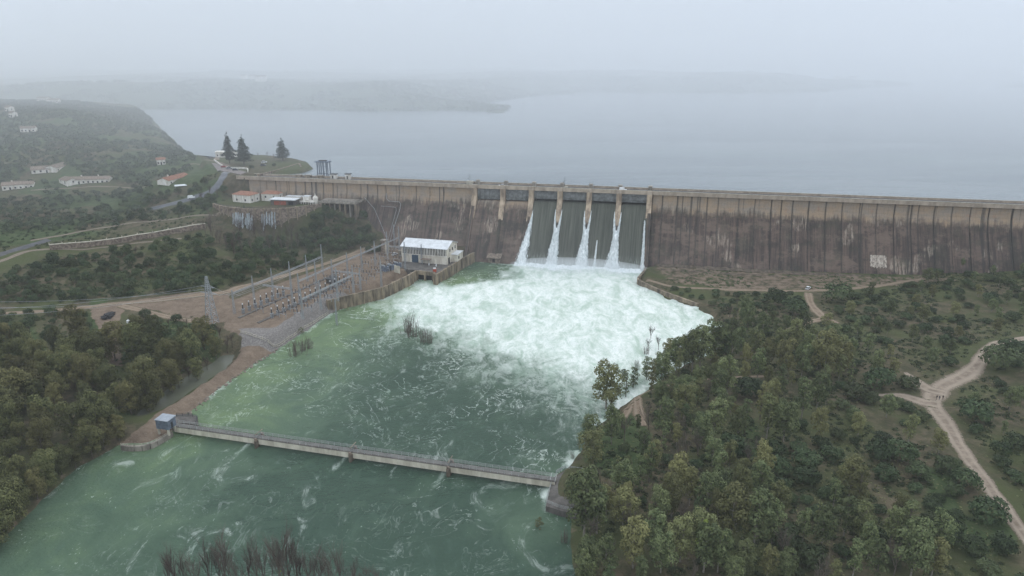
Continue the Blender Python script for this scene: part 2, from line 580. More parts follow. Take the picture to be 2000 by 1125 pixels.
def ground_material():
    t = NT('grassy_ground')
    v = t.coord('World')
    n1 = t.noise(v, 0.035, 5, 0.6); n2 = t.noise(v, 0.25, 6, 0.7); n3 = t.noise(v, 1.6, 5, 0.7)
    scrub = t.mix(t.sstep(n2, 0.36, 0.66), (0.052, 0.052, 0.028), (0.115, 0.092, 0.06))
    scrub = t.mix(t.sstep(n1, 0.42, 0.62), scrub, t.mix(n3, (0.045, 0.062, 0.022), (0.085, 0.088, 0.04)))
    lush = t.mix(t.sstep(n2, 0.38, 0.68), (0.040, 0.064, 0.024), (0.072, 0.092, 0.040))
    lush = t.mix(t.math('MULTIPLY', t.sstep(n3, 0.52, 0.75), 0.5), lush, (0.14, 0.11, 0.07))
    g = t.math('ADD', t.attr('grass'), t.math('MULTIPLY', t.math('SUBTRACT', n2, 0.5), 0.9))
    col = t.mix(t.sstep(g, 0.35, 0.65), scrub, lush)
    dirt = t.mix(t.sstep(n2, 0.3, 0.7), (0.125, 0.092, 0.068), (0.205, 0.155, 0.115))
    dirt = t.mix(t.sstep(n3, 0.5, 0.8), dirt, (0.25, 0.205, 0.16))
    d = t.math('ADD', t.attr('dirt'), t.math('MULTIPLY', t.math('SUBTRACT', n2, 0.5), 0.7))
    col = t.mix(t.sstep(d, 0.42, 0.58), col, dirt)
    vor = t.n('ShaderNodeTexVoronoi'); t.put(vor.inputs['Vector'], v); t.put(vor.inputs['Scale'], 1.4)
    grav = t.mix(vor.outputs['Distance'], (0.115, 0.105, 0.10), (0.26, 0.24, 0.225))
    gm = t.math('ADD', t.attr('gravel'), t.math('MULTIPLY', t.math('SUBTRACT', n2, 0.5), 0.3))
    col = t.mix(t.sstep(gm, 0.42, 0.58), col, grav)
    t.bump(t.math('ADD', n3, t.math('MULTIPLY', n2, 2.0)), 0.7, 0.5)
    return t.set(col, 0.95, 0, 0.15)


M['ground'] = ground_material()
BERM = np.array([dam_w(284, 24), dam_w(300, 20), dam_w(440, 20), dam_w(450, 30), dam_w(400, 44), dam_w(360, 60), dam_w(320, 62), dam_w(290, 52)])
LEVEE = sites([(558, 668), (545, 681), (490, 714), (430, 757), (385, 795), (350, 825), (292, 866), (235, 868), (290, 830), (330, 800), (380, 765), (440, 722), (470, 690), (470, 682), (520, 676)], 1.5)
LEFTDIRT = sites([(170, 602), (250, 590), (400, 575), (450, 575), (450, 625), (360, 620), (300, 605), (240, 605), (225, 640), (240, 700), (190, 690), (195, 640)], 6.5)
GROVE = sites([(-250, 480, 18), (0, 480, 18), (200, 455, 20), (400, 425, 24), (440, 395, 30), (440, 330, 42), (400, 310, 44), (300, 245, 46), (300, 236, 44), (200, 205, 62), (100, 180, 72), (-250, 170, 75)])
LUSH_R = [sites(p, 3) for p in ([(1150, 840), (1230, 800), (1270, 850), (1260, 920), (1200, 940), (1140, 900)], [(1440, 830), (1480, 820), (1490, 890), (1450, 910)],
                                [(1800, 920), (1860, 940), (1870, 1020), (1810, 1010)], [(1860, 1020), (1990, 1030), (1980, 1090), (1880, 1110)])]
LUSH_L = [sites(p, 4) for p in ([(0, 660), (60, 640), (100, 700), (0, 720)], [(180, 600), (210, 598), (200, 690), (165, 680)], [(230, 640), (420, 625), (430, 690), (240, 690)])]


def ground_attrs(x, y):
    w = (fbm(x / 12, y / 12, 3) - 0.5) * 8
    sd = lambda p: sdpoly(x, y, p)
    dirt = np.maximum.reduce([smooth(-2, 2, sd(YARD)), smooth(-2, 1, sd(LEVEE) + w * 0.2), smooth(-3, 3, sd(LEFTDIRT) + w * 0.4), 0.52 * smooth(-4, 4, sd(BERM) + w * 0.9)])
    rr = -sdpoly(x, y, RIVER)
    dirt = np.maximum(dirt, 0.42 * smooth(6, 1, rr) * (y < 430))
    grass = 0.85 * smooth(-10, 10, sd(GROVE)) * smooth(0.3, 0.62, fbm(x / 26, y / 26, 3))
    for p in LUSH_R + LUSH_L:
        grass = np.maximum(grass, 0.9 * smooth(-4, 3, sd(p) + w * 0.5))
    grass = np.maximum(grass, 0.55 * smooth(0, 60, y - 1050))
    grav = smooth(-1, 1.5, sd(GRAVEL) + w * 0.1)
    return dict(dirt=dirt, grass=grass, gravel=grav)


def sheet(name, x0, x1, y0, y1, step, dz=0.0):
    xs = np.arange(x0, x1 + step / 2, step); ys = np.arange(y0, y1 + step / 2, step)
    X, Y = np.meshgrid(xs, ys)
    Z = height(X, Y) + dz
    me = np_mesh(name, np.stack([X, Y, Z], -1).reshape(-1, 3), grid_faces(len(xs), len(ys)), True, ground_attrs(X.ravel(), Y.ravel()))
    o = obj(name, me, M['ground'])
    tag(o, kind='structure')
    return xs, ys, Z


GX, GY, GZ = sheet('ground', -760, 480, 90, 1080, 2.5)
sheet('far_shore', -2400, 3200, 1075, 3395, 20.0, -0.3)


def gz(x, y):
    """level of the built ground sheet"""
    x = np.asarray(x, float); y = np.asarray(y, float)
    fx = np.clip((x - GX[0]) / 2.5, 0, len(GX) - 1.001); fy = np.clip((y - GY[0]) / 2.5, 0, len(GY) - 1.001)
    i = fx.astype(int); j = fy.astype(int); a = fx - i; b = fy - j
    return (GZ[j, i] * (1 - a) + GZ[j, i + 1] * a) * (1 - b) + (GZ[j + 1, i] * (1 - a) + GZ[j + 1, i + 1] * a) * b


def on_ground(px, py, z0=4.0):
    """the point of the ground under a photo pixel"""
    z = z0
    for _ in range(12):
        x, y = site(px, py, z)
        z = 0.5 * z + 0.5 * float(gz(x, y))
    return x, y, float(gz(x, y))


# ================================================================ WATER
def foam_fields(x, y):
    boil = sites([(905, 515), (1010, 505), (1255, 525), (1248, 560), (1300, 585), (1385, 618), (1400, 650), (1330, 680), (1250, 702), (1150, 722), (1020, 715), (930, 690), (860, 655), (800, 620), (772, 590), (790, 560), (850, 552)])
    core = sites([(1020, 512), (1250, 528), (1245, 560), (1310, 590), (1370, 620), (1340, 655), (1250, 672), (1150, 680), (1030, 665), (930, 640), (850, 612), (815, 590), (850, 568), (960, 552), (1010, 535)])
    slick = sites([(905, 508), (1005, 516), (1030, 545), (960, 552), (880, 562), (850, 548)])
    w = (fbm(x / 14, y / 14, 3) - 0.5) * 26 + (fbm(x / 5, y / 5, 2) - 0.5) * 8
    foam = 0.26 + 0.36 * smooth(-58, 22, sdpoly(x, y, boil) + w) + 0.42 * smooth(-34, 34, sdpoly(x, y, core) + w)
    foam -= 0.26 * smooth(-5, 6, sdpoly(x, y, slick) + w * 0.4)
    foam += 0.22 * smooth(60, -10, dline(x, y, sites([(1290, 690), (1180, 800), (1120, 900)])) + w) * (y < 330)
    foam -= 0.05 * smooth(230, 190, y)
    r = sdpoly(x, y, RIVER)
    foam += 0.22 * smooth(5, 0.5, r) * (fbm(x / 6, y / 6, 2) > 0.45) * (y > 180)
    for px_, py_ in ((505, 852), (688, 879), (878, 907), (1085, 938)):
        wx, wy = site(px_, py_, 0)
        dy = wy - y; dx = (x - wx) + 0.28 * dy
        foam += 0.36 * np.exp(-(dx / (0.9 + 0.10 * np.maximum(dy, 0))) ** 2) * smooth(-3, 1, dy) * smooth(26, 4, dy)
    left = smooth(80, 4, dline(x, y, sites([(800, 575), (690, 610), (560, 690), (450, 770), (380, 830), (250, 910), (150, 1010), (60, 1100)])) + w * 0.8)
    milk = 0.16 + 0.62 * left ** 1.6 * (0.55 + 0.45 * smooth(170, 230, y)) + 0.4 * smooth(-30, 20, sdpoly(x, y, boil) + w)
    milk += 0.25 * smooth(25, 2, dline(x, y, sites([(1080, 1000), (1040, 1010), (1100, 930)])))
    calm = np.clip(1 - foam * 0.9, 0, 1)
    mud = smooth(-6, 0, sdpoly(x, y, POOL))
    return np.clip(foam, 0.0, 1.12), np.clip(milk, 0, 1), mud, calm


def water_material():
    t = NT('turbulent_green_water')
    v = t.coord('World')
    stretch = t.coord('World', (1.0, 0.55, 1.0))
    foam, milk, mud = t.attr('foam'), t.attr('milk'), t.attr('mud')
    n1 = t.noise(v, 0.05, 7, 0.62, 1.4)
    n2 = t.noise(stretch, 0.14, 8, 0.66, 1.1)
    n3 = t.noise(stretch, 0.7, 6, 0.62, 1.2)
    mk = t.math('ADD', milk, t.math('MULTIPLY', t.math('SUBTRACT', n1, 0.5), 0.8))
    base = t.mix(t.sstep(mk, 0.1, 0.55), (0.036, 0.070, 0.048), (0.080, 0.130, 0.084))
    base = t.mix(t.sstep(mk, 0.45, 1.05), base, (0.165, 0.24, 0.115))
    base = t.mix(t.sstep(foam, 0.40, 0.80), base, (0.20, 0.29, 0.22))
    base = t.mix(t.math('MULTIPLY', t.sstep(n2, 0.48, 0.75), 0.3), base, (0.085, 0.14, 0.105))
    base = t.mix(t.math('MULTIPLY', mud, 0.85), base, (0.10, 0.095, 0.075))
    # broad boiling foam, swirled
    thr = t.math('SUBTRACT', 1.02, foam)
    nn = t.math('ADD', t.math('MULTIPLY', n2, 0.75), t.math('MULTIPLY', n3, 0.25))
    broad = t.sstep(nn, t.math('SUBTRACT', thr, 0.14), t.math('ADD', thr, 0.34))
    # thin curling threads of foam: contour lines of a swirled field
    def threads(scale, dist, width, seed):
        vv = t.coord('World', (1.0, 0.8, 1.0), (seed, seed * 2, seed))
        a = t.noise(vv, scale, 3.0, 0.6, dist)
        b = t.math('ABSOLUTE', t.math('SUBTRACT', a, 0.5))
        return t.sstep(b, width, width * 0.1)
    f1 = threads(0.035, 3.0, 0.020, 3.1)
    f2 = threads(0.085, 2.5, 0.022, 41.7)
    gate = t.sstep(t.noise(v, 0.024, 3, 0.5, 0.5), 0.50, 0.62)
    gate2 = t.sstep(t.noise(t.coord('World', (1, 1, 1), (70, 10, 0)), 0.05, 3, 0.5, 0.5), 0.47, 0.62)
    brk = t.sstep(n3, 0.36, 0.58)
    th = t.math('MAXIMUM', t.math('MULTIPLY', f1, gate), t.math('MULTIPLY', f2, gate2))
    th = t.math('MULTIPLY', th, brk)
    th = t.math('MULTIPLY', th, t.sstep(foam, 0.12, 0.42))
    flecks = t.math('MULTIPLY', t.sstep(t.noise(stretch, 1.1, 3, 0.6, 0.6), 0.64, 0.71), t.math('MULTIPLY', t.sstep(n1, 0.48, 0.62), 0.6))
    th = t.math('MULTIPLY', t.math('MAXIMUM', t.math('MULTIPLY', th, 0.72), t.math('MULTIPLY', flecks, 0.6)), t.math('SUBTRACT', 1.0, mud))
    wis = t.noise(t.coord('World', (1.0, 0.5, 1.0), (23, 51, 0)), 0.10, 8, 0.72, 1.6)
    wis = t.math('MULTIPLY', t.sstep(wis, 0.54, 0.74), t.math('MULTIPLY', t.sstep(t.noise(v, 0.02, 3, 0.5, 0.3), 0.42, 0.60), 0.62))
    th = t.math('MAXIMUM', th, t.math('MULTIPLY', wis, t.math('SUBTRACT', 1.0, mud)))
    fm = t.math('MAXIMUM', t.math('MULTIPLY', broad, t.math('SUBTRACT', 1.0, mud)), th, clamp=True)
    sw = t.noise(t.coord('World', (1.0, 0.42, 1.0), (9, 3, 0)), 0.13, 9, 0.72, 0.7)
    white = t.mix(t.sstep(sw, 0.30, 0.62), (0.37, 0.46, 0.385), (0.725, 0.755, 0.725))
    white = t.mix(t.math('MULTIPLY', t.sstep(n3, 0.58, 0.34), 0.4), white, (0.34, 0.46, 0.38))
    col = t.mix(fm, base, white)
    nd = t.noise(t.coord('World', (0.8, 1.9, 1.0)), 0.75, 5, 0.6, 0.5)
    h = t.math('ADD', t.math('ADD', t.math('MULTIPLY', n3, 0.5), n2), t.math('ADD', t.math('MULTIPLY', nd, 1.9), t.math('MULTIPLY', fm, 0.25)))
    t.bump(h, t.math('SUBTRACT', 0.62, t.math('ADD', t.math('MULTIPLY', mud, 0.55), t.math('MULTIPLY', fm, 0.3))), 0.8)
    t.put(t.b.inputs['IOR'], 1.33)
    return t.set(col, t.math('ADD', 0.18, t.math('MULTIPLY', fm, 0.6)), 0, 0.28)


M['river'] = water_material()
xs = np.arange(-190, 132, 0.9); ys = np.arange(96, 446, 0.9)
X, Y = np.meshgrid(xs, ys)
FO, MI, MU, CA = foam_fields(X.ravel(), Y.ravel())
F2 = FO.reshape(X.shape)
rough_w = smooth(0.3, 0.95, F2)
wav = (fbm(X / 5.0, Y / 4.0, 3) - 0.5) * 0.35 + rough_w * ((fbm(X / 8, Y / 11, 4, 0.55) - 0.45) * 3.0 + np.abs(fbm(X / 5, Y / 6, 2) - 0.5) * 0.8)
wav = wav * (1 - 0.95 * MU.reshape(X.shape))
tail = np.array(site(838, 548, 0))
wav += 1.0 * np.exp(-(((X - tail[0]) / 9) ** 2 + ((Y - tail[1] + 3) / 4) ** 2))
me = np_mesh('river', np.stack([X, Y, wav], -1).reshape(-1, 3), grid_faces(len(xs), len(ys)), True, dict(foam=FO, milk=MI, mud=MU))
tag(obj('river', me, M['river']), kind='structure')


def lake_material():
    t = NT('still_lake_water')
    v = t.coord('World', (1.0, 1.0, 1))
    n = t.noise(v, 0.35, 4, 0.6, 0.5)
    big = t.noise(t.coord('World', (0.4, 2.0, 1)), 0.006, 4, 0.6, 0.6)
    col = t.mix(t.sstep(big, 0.35, 0.65), (0.095, 0.12, 0.135), (0.15, 0.178, 0.192))
    t.bump(n, 0.25, 0.25)
    t.put(t.b.inputs['IOR'], 1.33)
    return t.set(col, t.math('ADD', 0.12, t.math('MULTIPLY', big, 0.15)), 0, 0.5)


M['lake'] = lake_material()
edge = [(float(LSX(y)) - 30, float(y)) for y in (640, 700, 780, 880, 980, 1060)]
lake_poly = [dam_w(2, -14), dam_w(700, -6), (9000, 300), (9000, 9000), (-9000, 9000), (-9000, 1120), (-620, 1090)] + edge[::-1] + [(-262, 618), (-235, 600), (-200, 580), (-175, 545)]
tag(MB().add([(p[0], p[1], 42.0) for p in lake_poly], [tuple(range(len(lake_poly)))]).build('lake', M['lake']), kind='structure')


# ================================================================ TRACKS AND ROADS
def track_material(name, c1, c2, rut):
    t = NT(name)
    v = t.coord('World')
    n2 = t.noise(v, 0.4, 6, 0.65); n3 = t.noise(v, 2.0, 5, 0.7)
    col = t.mix(t.sstep(n2, 0.3, 0.7), c1, c2)
    e = t.attr('across')
    r = t.math('ABSOLUTE', t.math('SUBTRACT', t.math('ABSOLUTE', e), 0.42))
    r = t.sstep(t.math('ADD', r, t.math('MULTIPLY', t.math('SUBTRACT', n2, 0.5), 0.3)), 0.26, 0.05)
    col = t.mix(t.math('MULTIPLY', r, 0.55), col, rut)
    col = t.mix(t.math('MULTIPLY', t.sstep(n3, 0.5, 0.75), 0.35), col, c1)
    verge = t.math('ADD', t.math('ABSOLUTE', e), t.math('MULTIPLY', t.math('SUBTRACT', t.math('ADD', n2, n3), 1.0), 1.1))
    col = t.mix(t.sstep(verge, 0.66, 0.86), col, t.mix(n3, (0.05, 0.052, 0.028), (0.10, 0.09, 0.055)))
    t.bump(n3, 0.6, 0.2)
    return t.set(col, 0.95, 0, 0.15)


M['track'] = track_material('dirt_track', (0.16, 0.125, 0.095), (0.29, 0.235, 0.185), (0.33, 0.275, 0.22))
M['browntrack'] = track_material('brown_dirt_track', (0.15, 0.108, 0.075), (0.24, 0.185, 0.135), (0.28, 0.225, 0.17))
M['darktrack'] = track_material('dull_dirt_track', (0.13, 0.105, 0.08), (0.22, 0.18, 0.14), (0.25, 0.21, 0.17))
TRACKS = []


def ribbon(name, pts, width, mat, lift=0.10, ground_fn=None, wob=0.25):
    c = spline(pts, 1.2)
    w = np.interp(np.linspace(0, 1, len(c)), np.linspace(0, 1, len(width)), width) if not np.isscalar(width) else np.full(len(c), width)
    d = np.gradient(c[:, :2], axis=0); d /= np.linalg.norm(d, axis=1)[:, None] + 1e-9
    nrm = np.stack([-d[:, 1], d[:, 0]], -1)
    ks = np.linspace(-1, 1, 7)
    wl = w * (1 + wob * (fbm(np.arange(len(c)) / 6.0, np.zeros(len(c)) + 3.3, 2) - 0.5) * 2)
    wr = w * (1 + wob * (fbm(np.arange(len(c)) / 6.0, np.zeros(len(c)) + 8.1, 2) - 0.5) * 2)
    P = np.stack([c[:, :2] + nrm * (k * (wl if k < 0 else wr) / 2)[:, None] for k in ks], 1)
    if c.shape[1] == 3:
        Z = np.repeat(c[:, 2:3], 7, 1)
    else:
        Z = gz(P[..., 0], P[..., 1]) + lift
        Z[:, 0] -= 0.16; Z[:, -1] -= 0.16
    V = np.concatenate([P, Z[..., None]], -1).reshape(-1, 3)
    ac = np.tile(ks, len(c))
    me = np_mesh(name, V, grid_faces(7, len(c))[:, ::-1], True, dict(across=ac))
    TRACKS.append((c[:, :2], float(np.max(w))))
    return tag(obj(name, me, mat), kind='structure')


def gpts(pp, z0=5.0):
    return [on_ground(a, b, z0)[:2] for a, b in pp]


ribbon('dirt_road', gpts([(2060, 655), (1985, 664), (1945, 672), (1918, 700), (1900, 722), (1868, 742), (1836, 760), (1822, 790), (1850, 830), (1880, 880), (1905, 915), (1950, 975), (1990, 1030), (2050, 1110)]), [6, 6, 7, 8, 10, 10, 7, 6, 5.5, 5, 5], M['track'])
ribbon('dirt_track', gpts([(1845, 768), (1812, 760), (1790, 745), (1768, 728)]), [8, 6, 2], M['track'], 0.13)
ribbon('dirt_track', gpts([(1830, 790), (1800, 785), (1765, 775), (1710, 772)]), [9, 6, 2.5], M['track'], 0.16)
ribbon('dirt_track', gpts([(1578, 572), (1584, 592), (1598, 610), (1612, 622), (1635, 632)]), [5, 5, 7, 4], M['browntrack'])
ribbon('dirt_track', gpts([(1610, 622), (1585, 628), (1560, 636), (1530, 645)]), [5, 4, 2], M['browntrack'], 0.13)
ribbon('berm_road', gpts([(1262, 548), (1320, 560), (1420, 566), (1520, 568), (1575, 568), (1680, 562), (1800, 545)]), [3, 4, 4, 4, 3], M['browntrack'])
ribbon('riverside_path', gpts([(1215, 818), (1232, 790), (1250, 772), (1285, 757), (1330, 748), (1420, 738), (1500, 735)]), [4, 3, 2.5, 2.5, 2], M['browntrack'])
ribbon('riverside_path', gpts([(1243, 775), (1247, 795), (1252, 815), (1258, 832)]), [3, 4, 6, 3], M['browntrack'], 0.14)
ribbon('farm_track', gpts([(-60, 618), (0, 612), (80, 608), (160, 601), (230, 593), (320, 585), (400, 575), (450, 568), (520, 548), (600, 525), (680, 500), (740, 482)]), [4, 4.5, 5, 6, 6, 5, 5], M['browntrack'])
ribbon('farm_track', gpts([(212, 628), (207, 650), (210, 670), (222, 690)]), [4, 4, 3.5], M['browntrack'], 0.14)
ribbon('farm_track', gpts([(235, 597), (300, 612), (360, 625), (420, 632)]), [5, 5, 4], M['browntrack'], 0.14)
ribbon('lower_road', gpts([(-60, 532), (0, 510), (50, 492), (90, 487), (170, 487), (280, 473), (355, 466)]), [5, 4, 2.6, 2.2, 2.2], M['darktrack'])
ribbon('asphalt_road', gpts([(-60, 518), (0, 497), (50, 482), (95, 468)], 15), [6, 6, 6], M['asphalt'], 0.16, wob=0.02)
ribbon('wall_road', gpts([(60, 470), (130, 458), (170, 450), (260, 435), (340, 428), (400, 420), (470, 405)], 20), [2.6, 2.6, 2.6], M['darktrack'], 0.12)
ribbon('asphalt_road', gpts([(290, 408), (340, 397), (380, 385), (410, 372), (430, 355), (440, 338), (455, 333)], 30), [4, 5, 6, 6, 8], M['wetasphalt'], 0.14, wob=0.05)
ribbon('hill_road', gpts([(340, 335), (380, 320), (420, 315), (445, 325)], 44), [3, 3, 6], M['darktrack'], 0.12)
ribbon('grove_track', gpts([(60, 372), (130, 368), (220, 365), (300, 360)], 30), [2, 2, 2], M['darktrack'], 0.12)
ribbon('shore_track', gpts([(400, 300), (412, 306), (425, 312)], 44), [5, 5], M['track'], 0.14)
# ================================================================ DAM
def dam_material(name, wet=False, light=1.0):
    t = NT(name)
    c = t.coord('Object')
    s, y, z = t.sep(c)
    streak = t.noise(t.coord('Object', (0.55, 0.02, 0.035)), 1.0, 6, 0.65)
    fine = t.noise(t.coord('Object', (2.2, 0.5, 0.12)), 1.0, 5, 0.7)
    blot = t.noise(t.coord('Object', (0.10, 0.05, 0.16)), 1.0, 6, 0.65)
    grain = t.noise(t.coord('Object', (1, 1, 1)), 1.3, 5, 0.7)
    pale = t.mix(t.sstep(blot, 0.35, 0.65), (0.36, 0.265, 0.18), (0.30, 0.255, 0.21))
    pale = t.mix(t.math('MULTIPLY', t.sstep(fine, 0.45, 0.75), 0.6), pale, (0.20, 0.16, 0.13))
    rust = t.sstep(t.noise(t.coord('Object', (0.25, 0.1, 0.10), (31, 0, 7)), 1.0, 5, 0.6), 0.60, 0.70)
    pale = t.mix(t.math('MULTIPLY', rust, 0.45), pale, (0.30, 0.15, 0.10))
    dark = t.mix(t.sstep(streak, 0.35, 0.68), (0.046, 0.038, 0.034), (0.135, 0.095, 0.078))
    patch = t.noise(t.coord('Object', (0.055, 0.03, 0.10), (5, 0, 2)), 1.0, 7, 0.7)
    dark = t.mix(t.math('MULTIPLY', t.sstep(patch, 0.50, 0.62), 0.75), dark, (0.17, 0.125, 0.10))
    dark = t.mix(t.math('MULTIPLY', t.sstep(patch, 0.46, 0.36), 0.7), dark, (0.036, 0.034, 0.030))
    dark = t.mix(t.math('MULTIPLY', t.sstep(blot, 0.48, 0.66), 0.55), dark, (0.062, 0.062, 0.045))
    dark = t.mix(t.math('MULTIPLY', t.sstep(fine, 0.5, 0.8), 0.35), dark, (0.20, 0.165, 0.14))
    edge = t.math('ADD', 31.5, t.math('ADD', t.math('MULTIPLY', t.math('SUBTRACT', streak, 0.5), 14.0), t.math('MULTIPLY', t.math('SUBTRACT', blot, 0.5), 9.0)))
    up = t.sstep(z, t.math('SUBTRACT', edge, 1.5), t.math('ADD', edge, 3.5))
    col = t.mix(up, dark, pale)
    # lime deposits that start at a lift joint and run down
    ln = t.noise(t.coord('Object', (0.085, 0.02, 0.085), (77, 0, 13)), 1.0, 3, 0.5)
    lv = t.noise(t.coord('Object', (0.9, 0.1, 0.05), (7, 0, 3)), 1.0, 5, 0.75)
    lime = t.math('MULTIPLY', t.sstep(ln, 0.57, 0.66), t.sstep(t.math('ADD', lv, t.math('MULTIPLY', fine, 0.35)), 0.62, 0.80))
    lime = t.math('MULTIPLY', lime, t.math('SUBTRACT', 1.0, up))
    col = t.mix(t.math('MULTIPLY', lime, 0.75), col, (0.40, 0.33, 0.265))
    # dark drains below joints
    j = t.noise(t.coord('Object', (0.33, 0, 0.004)), 1.0, 2, 0.5)
    col = t.mix(t.math('MULTIPLY', t.sstep(j, 0.60, 0.68), 0.72), col, (0.048, 0.045, 0.042))
    ds = t.math('MINIMUM', t.math('SUBTRACT', s, t.attr('joint_from')), t.math('SUBTRACT', t.attr('joint_to'), s))
    run = t.math('ADD', ds, t.math('MULTIPLY', t.math('SUBTRACT', fine, 0.5), 1.6))
    col = t.mix(t.math('MULTIPLY', t.sstep(run, 0.9, 0.1), t.attr('seep')), col, (0.040, 0.036, 0.033))
    lines = t.sstep(t.math('ABSOLUTE', t.math('SUBTRACT', t.math('FRACT', t.math('MULTIPLY', z, 0.5)), 0.5)), 0.46, 0.5)
    col = t.mix(t.math('MULTIPLY', lines, 0.25), col, (0.05, 0.045, 0.04))
    col = t.mix(t.math('MULTIPLY', t.sstep(grain, 0.4, 0.75), 0.22), col, (0.04, 0.037, 0.035))
    t.bump(t.math('ADD', grain, t.math('ADD', fine, lines)), 0.5, 0.15)
    return t.set(col, 0.9, 0, 0.2)


M['dam'] = dam_material('stained_dam_concrete')
M['ledge'] = plain('dark_earth_ledge', (0.12, 0.095, 0.072), 0.95, 0.35, 0.5)
M['gate'] = plain('old_gate_steel', (0.19, 0.195, 0.195), 0.7, 0.3, 0.5)
M['lime'] = plain('pale_lime_crust', (0.42, 0.37, 0.31), 0.95, 0.4, 0.9, vert=0.12, dirt=(0.13, 0.105, 0.09))
M['parapet'] = plain('crest_parapet', (0.40, 0.33, 0.265), 0.9, 0.2, 0.3, vert=0.5)
M['pier'] = plain('pier_concrete', (0.42, 0.33, 0.24), 0.9, 0.32, 0.35, vert=0.25, dirt=(0.17, 0.13, 0.10))
M['chute'] = plain('chute_concrete', (0.125, 0.112, 0.10), 0.85, 0.35, 0.35, vert=0.08)

dam = thing('dam', 'long straight concrete gravity dam with six spillway bays and stained face', 'dam', (DO[0], DO[1], 0), DAM_ROT)
PROF = [(0.0, 42.2), (0.0, 38.0), (0.35, 35.5), (1.3, 32.5), (3.0, 29.0), (5.0, 25.8), (22.5, 0.0), (25.5, -4.5)]


def face_t(z):
    zz = [p[1] for p in PROF][::-1]; tt = [p[0] for p in PROF][::-1]
    return float(np.interp(z, zz, tt))


PIER_S = [168.0, 186.8, 205.3, 223.7, 242.1, 260.6, 279.2]
rj = random.Random(5)
s = -3.0
edges_s = [s]
while s < 640:
    if s < 95: s += rj.choice([5.0, 7.0, 8.5, 10.0])
    else: s += rj.choice([6.0, 9.3, 9.3, 12.0, 12.0])
    if 158 < s < 168: s = 166.2
    if 166.3 < s < 285: s = 281.0 if edges_s[-1] < 200 else s
    edges_s.append(s)
for a, b in zip(edges_s[:-1], edges_s[1:]):
    if a >= 166 and b <= 281.5:
        continue
    j = rj.uniform(0, 0.16)
    prof = [(-(t_ + j), z_) for t_, z_ in PROF] + [(9.0, -4.5), (9.0, 42.2)]
    o = MB().extrude_x(prof, a + 0.16, b - 0.16).build('wall_block', M['dam'], dam)
    for an, av in (('joint_from', a), ('joint_to', b), ('seep', rj.choice([0.1, 0.2, 0.35, 0.6, 0.9]))):
        at_ = o.data.attributes.new(an, 'FLOAT', 'POINT')
        at_.data.foreach_set('value', np.full(len(o.data.vertices), av, np.float32))
prof = [(-(t_ - 0.35), z_ - 0.05) for t_, z_ in PROF] + [(8.8, -4.5), (8.8, 42.1)]
MB().extrude_x(prof, -2.9, 166.2).extrude_x(prof, 281.1, 639).build('joint_filling', M['darkconcrete'], dam)
# crest: deck, edge beam, parapets in lengths, corbels
MB().box(-3, 640, -1.0, 10.4, 42.2, 43.0).build('crest_deck', M['concrete'], dam)
MB().box(-3, 640, -0.6, 9.9, 43.004, 43.05).build('roadway', M['asphalt'], dam)
k = -3.0
while k < 639:
    e = min(k + 9.27, 640)
    MB().box(k + 0.03, e - 0.03, -1.35, -1.0 + 0.02, 41.9, 44.25).build('parapet_panel', M['parapet'], dam)
    MB().box(k + 0.03, e - 0.03, 10.38, 10.7, 42.0, 44.2).build('upstream_parapet_panel', M['parapet'], dam)
    k = e
MB().box(-3, 640, -1.45, -0.92, 44.252, 44.4).build('parapet_coping', M['paleconcrete'], dam)
MB().box(-3, 640, 10.3, 10.8, 44.202, 44.35).build('parapet_coping', M['paleconcrete'], dam)
# overflow section
OGEE = [(-9, 30.0), (-5, 33.3), (-2, 34.4), (1, 33.9), (4, 31.6), (8, 27.2), (12, 21.6), (17, 14.3), (22, 7.0), (26, 1.6), (29, -3.0)]


def ogee_z(t):
    return float(np.interp(t, [p[0] for p in OGEE], [p[1] for p in OGEE]))


for i in range(6):
    a, b = PIER_S[i] + 1.62, PIER_S[i + 1] - 1.62
    tt = np.array([p[0] for p in spline(OGEE, 1.0)]); zz = np.array([p[1] for p in spline(OGEE, 1.0)])
    ss = np.linspace(a - 1.5, b + 1.5, 12)
    V = np.array([(s_, -t_, z_ + 0.0) for t_, z_ in zip(tt, zz) for s_ in ss])
    me = np_mesh('spillway_chute', V, grid_faces(len(ss), len(tt))[:, ::-1], True)
    obj('spillway_chute', me, M['dam'] if i < 2 else M['chute'], dam)
    # radial gate: skin plate with ribs
    zb = 35.0 if i < 2 else 36.5
    g = MB()
    pl = [(-0.9 + 1.4 * math.cos((q - 0.5) * 1.6), zb + (42.0 - zb) * q) for q in np.linspace(0, 1, 7)]
    for (t0, z0), (t1, z1) in zip(pl[:-1], pl[1:]):
        g.hexa([(a, -t0, z0), (b, -t0, z0), (b, -t0 + 0.25, z0), (a, -t0 + 0.25, z0), (a, -t1, z1), (b, -t1, z1), (b, -t1 + 0.25, z1), (a, -t1 + 0.25, z1)])
    gate = g.build('radial_gate', M['gate'], dam)
    r = MB()
    for q in range(5):
        x = a + (b - a) * (q + 0.5) / 5
        r.box(x - 0.12, x + 0.12, -0.85, -0.35, zb + 0.3, 41.8)
    for q in (0.25, 0.7):
        z_ = zb + (42 - zb) * q
        r.box(a, b, -0.75, -0.4, z_ - 0.12, z_ + 0.12)
    r.build('gate_rib', M['gate'], gate)
    MB().box(a, b, 8.6, 9.0, 36.0, 42.0).build('bay_rear_wall', M['darkconcrete'], dam)
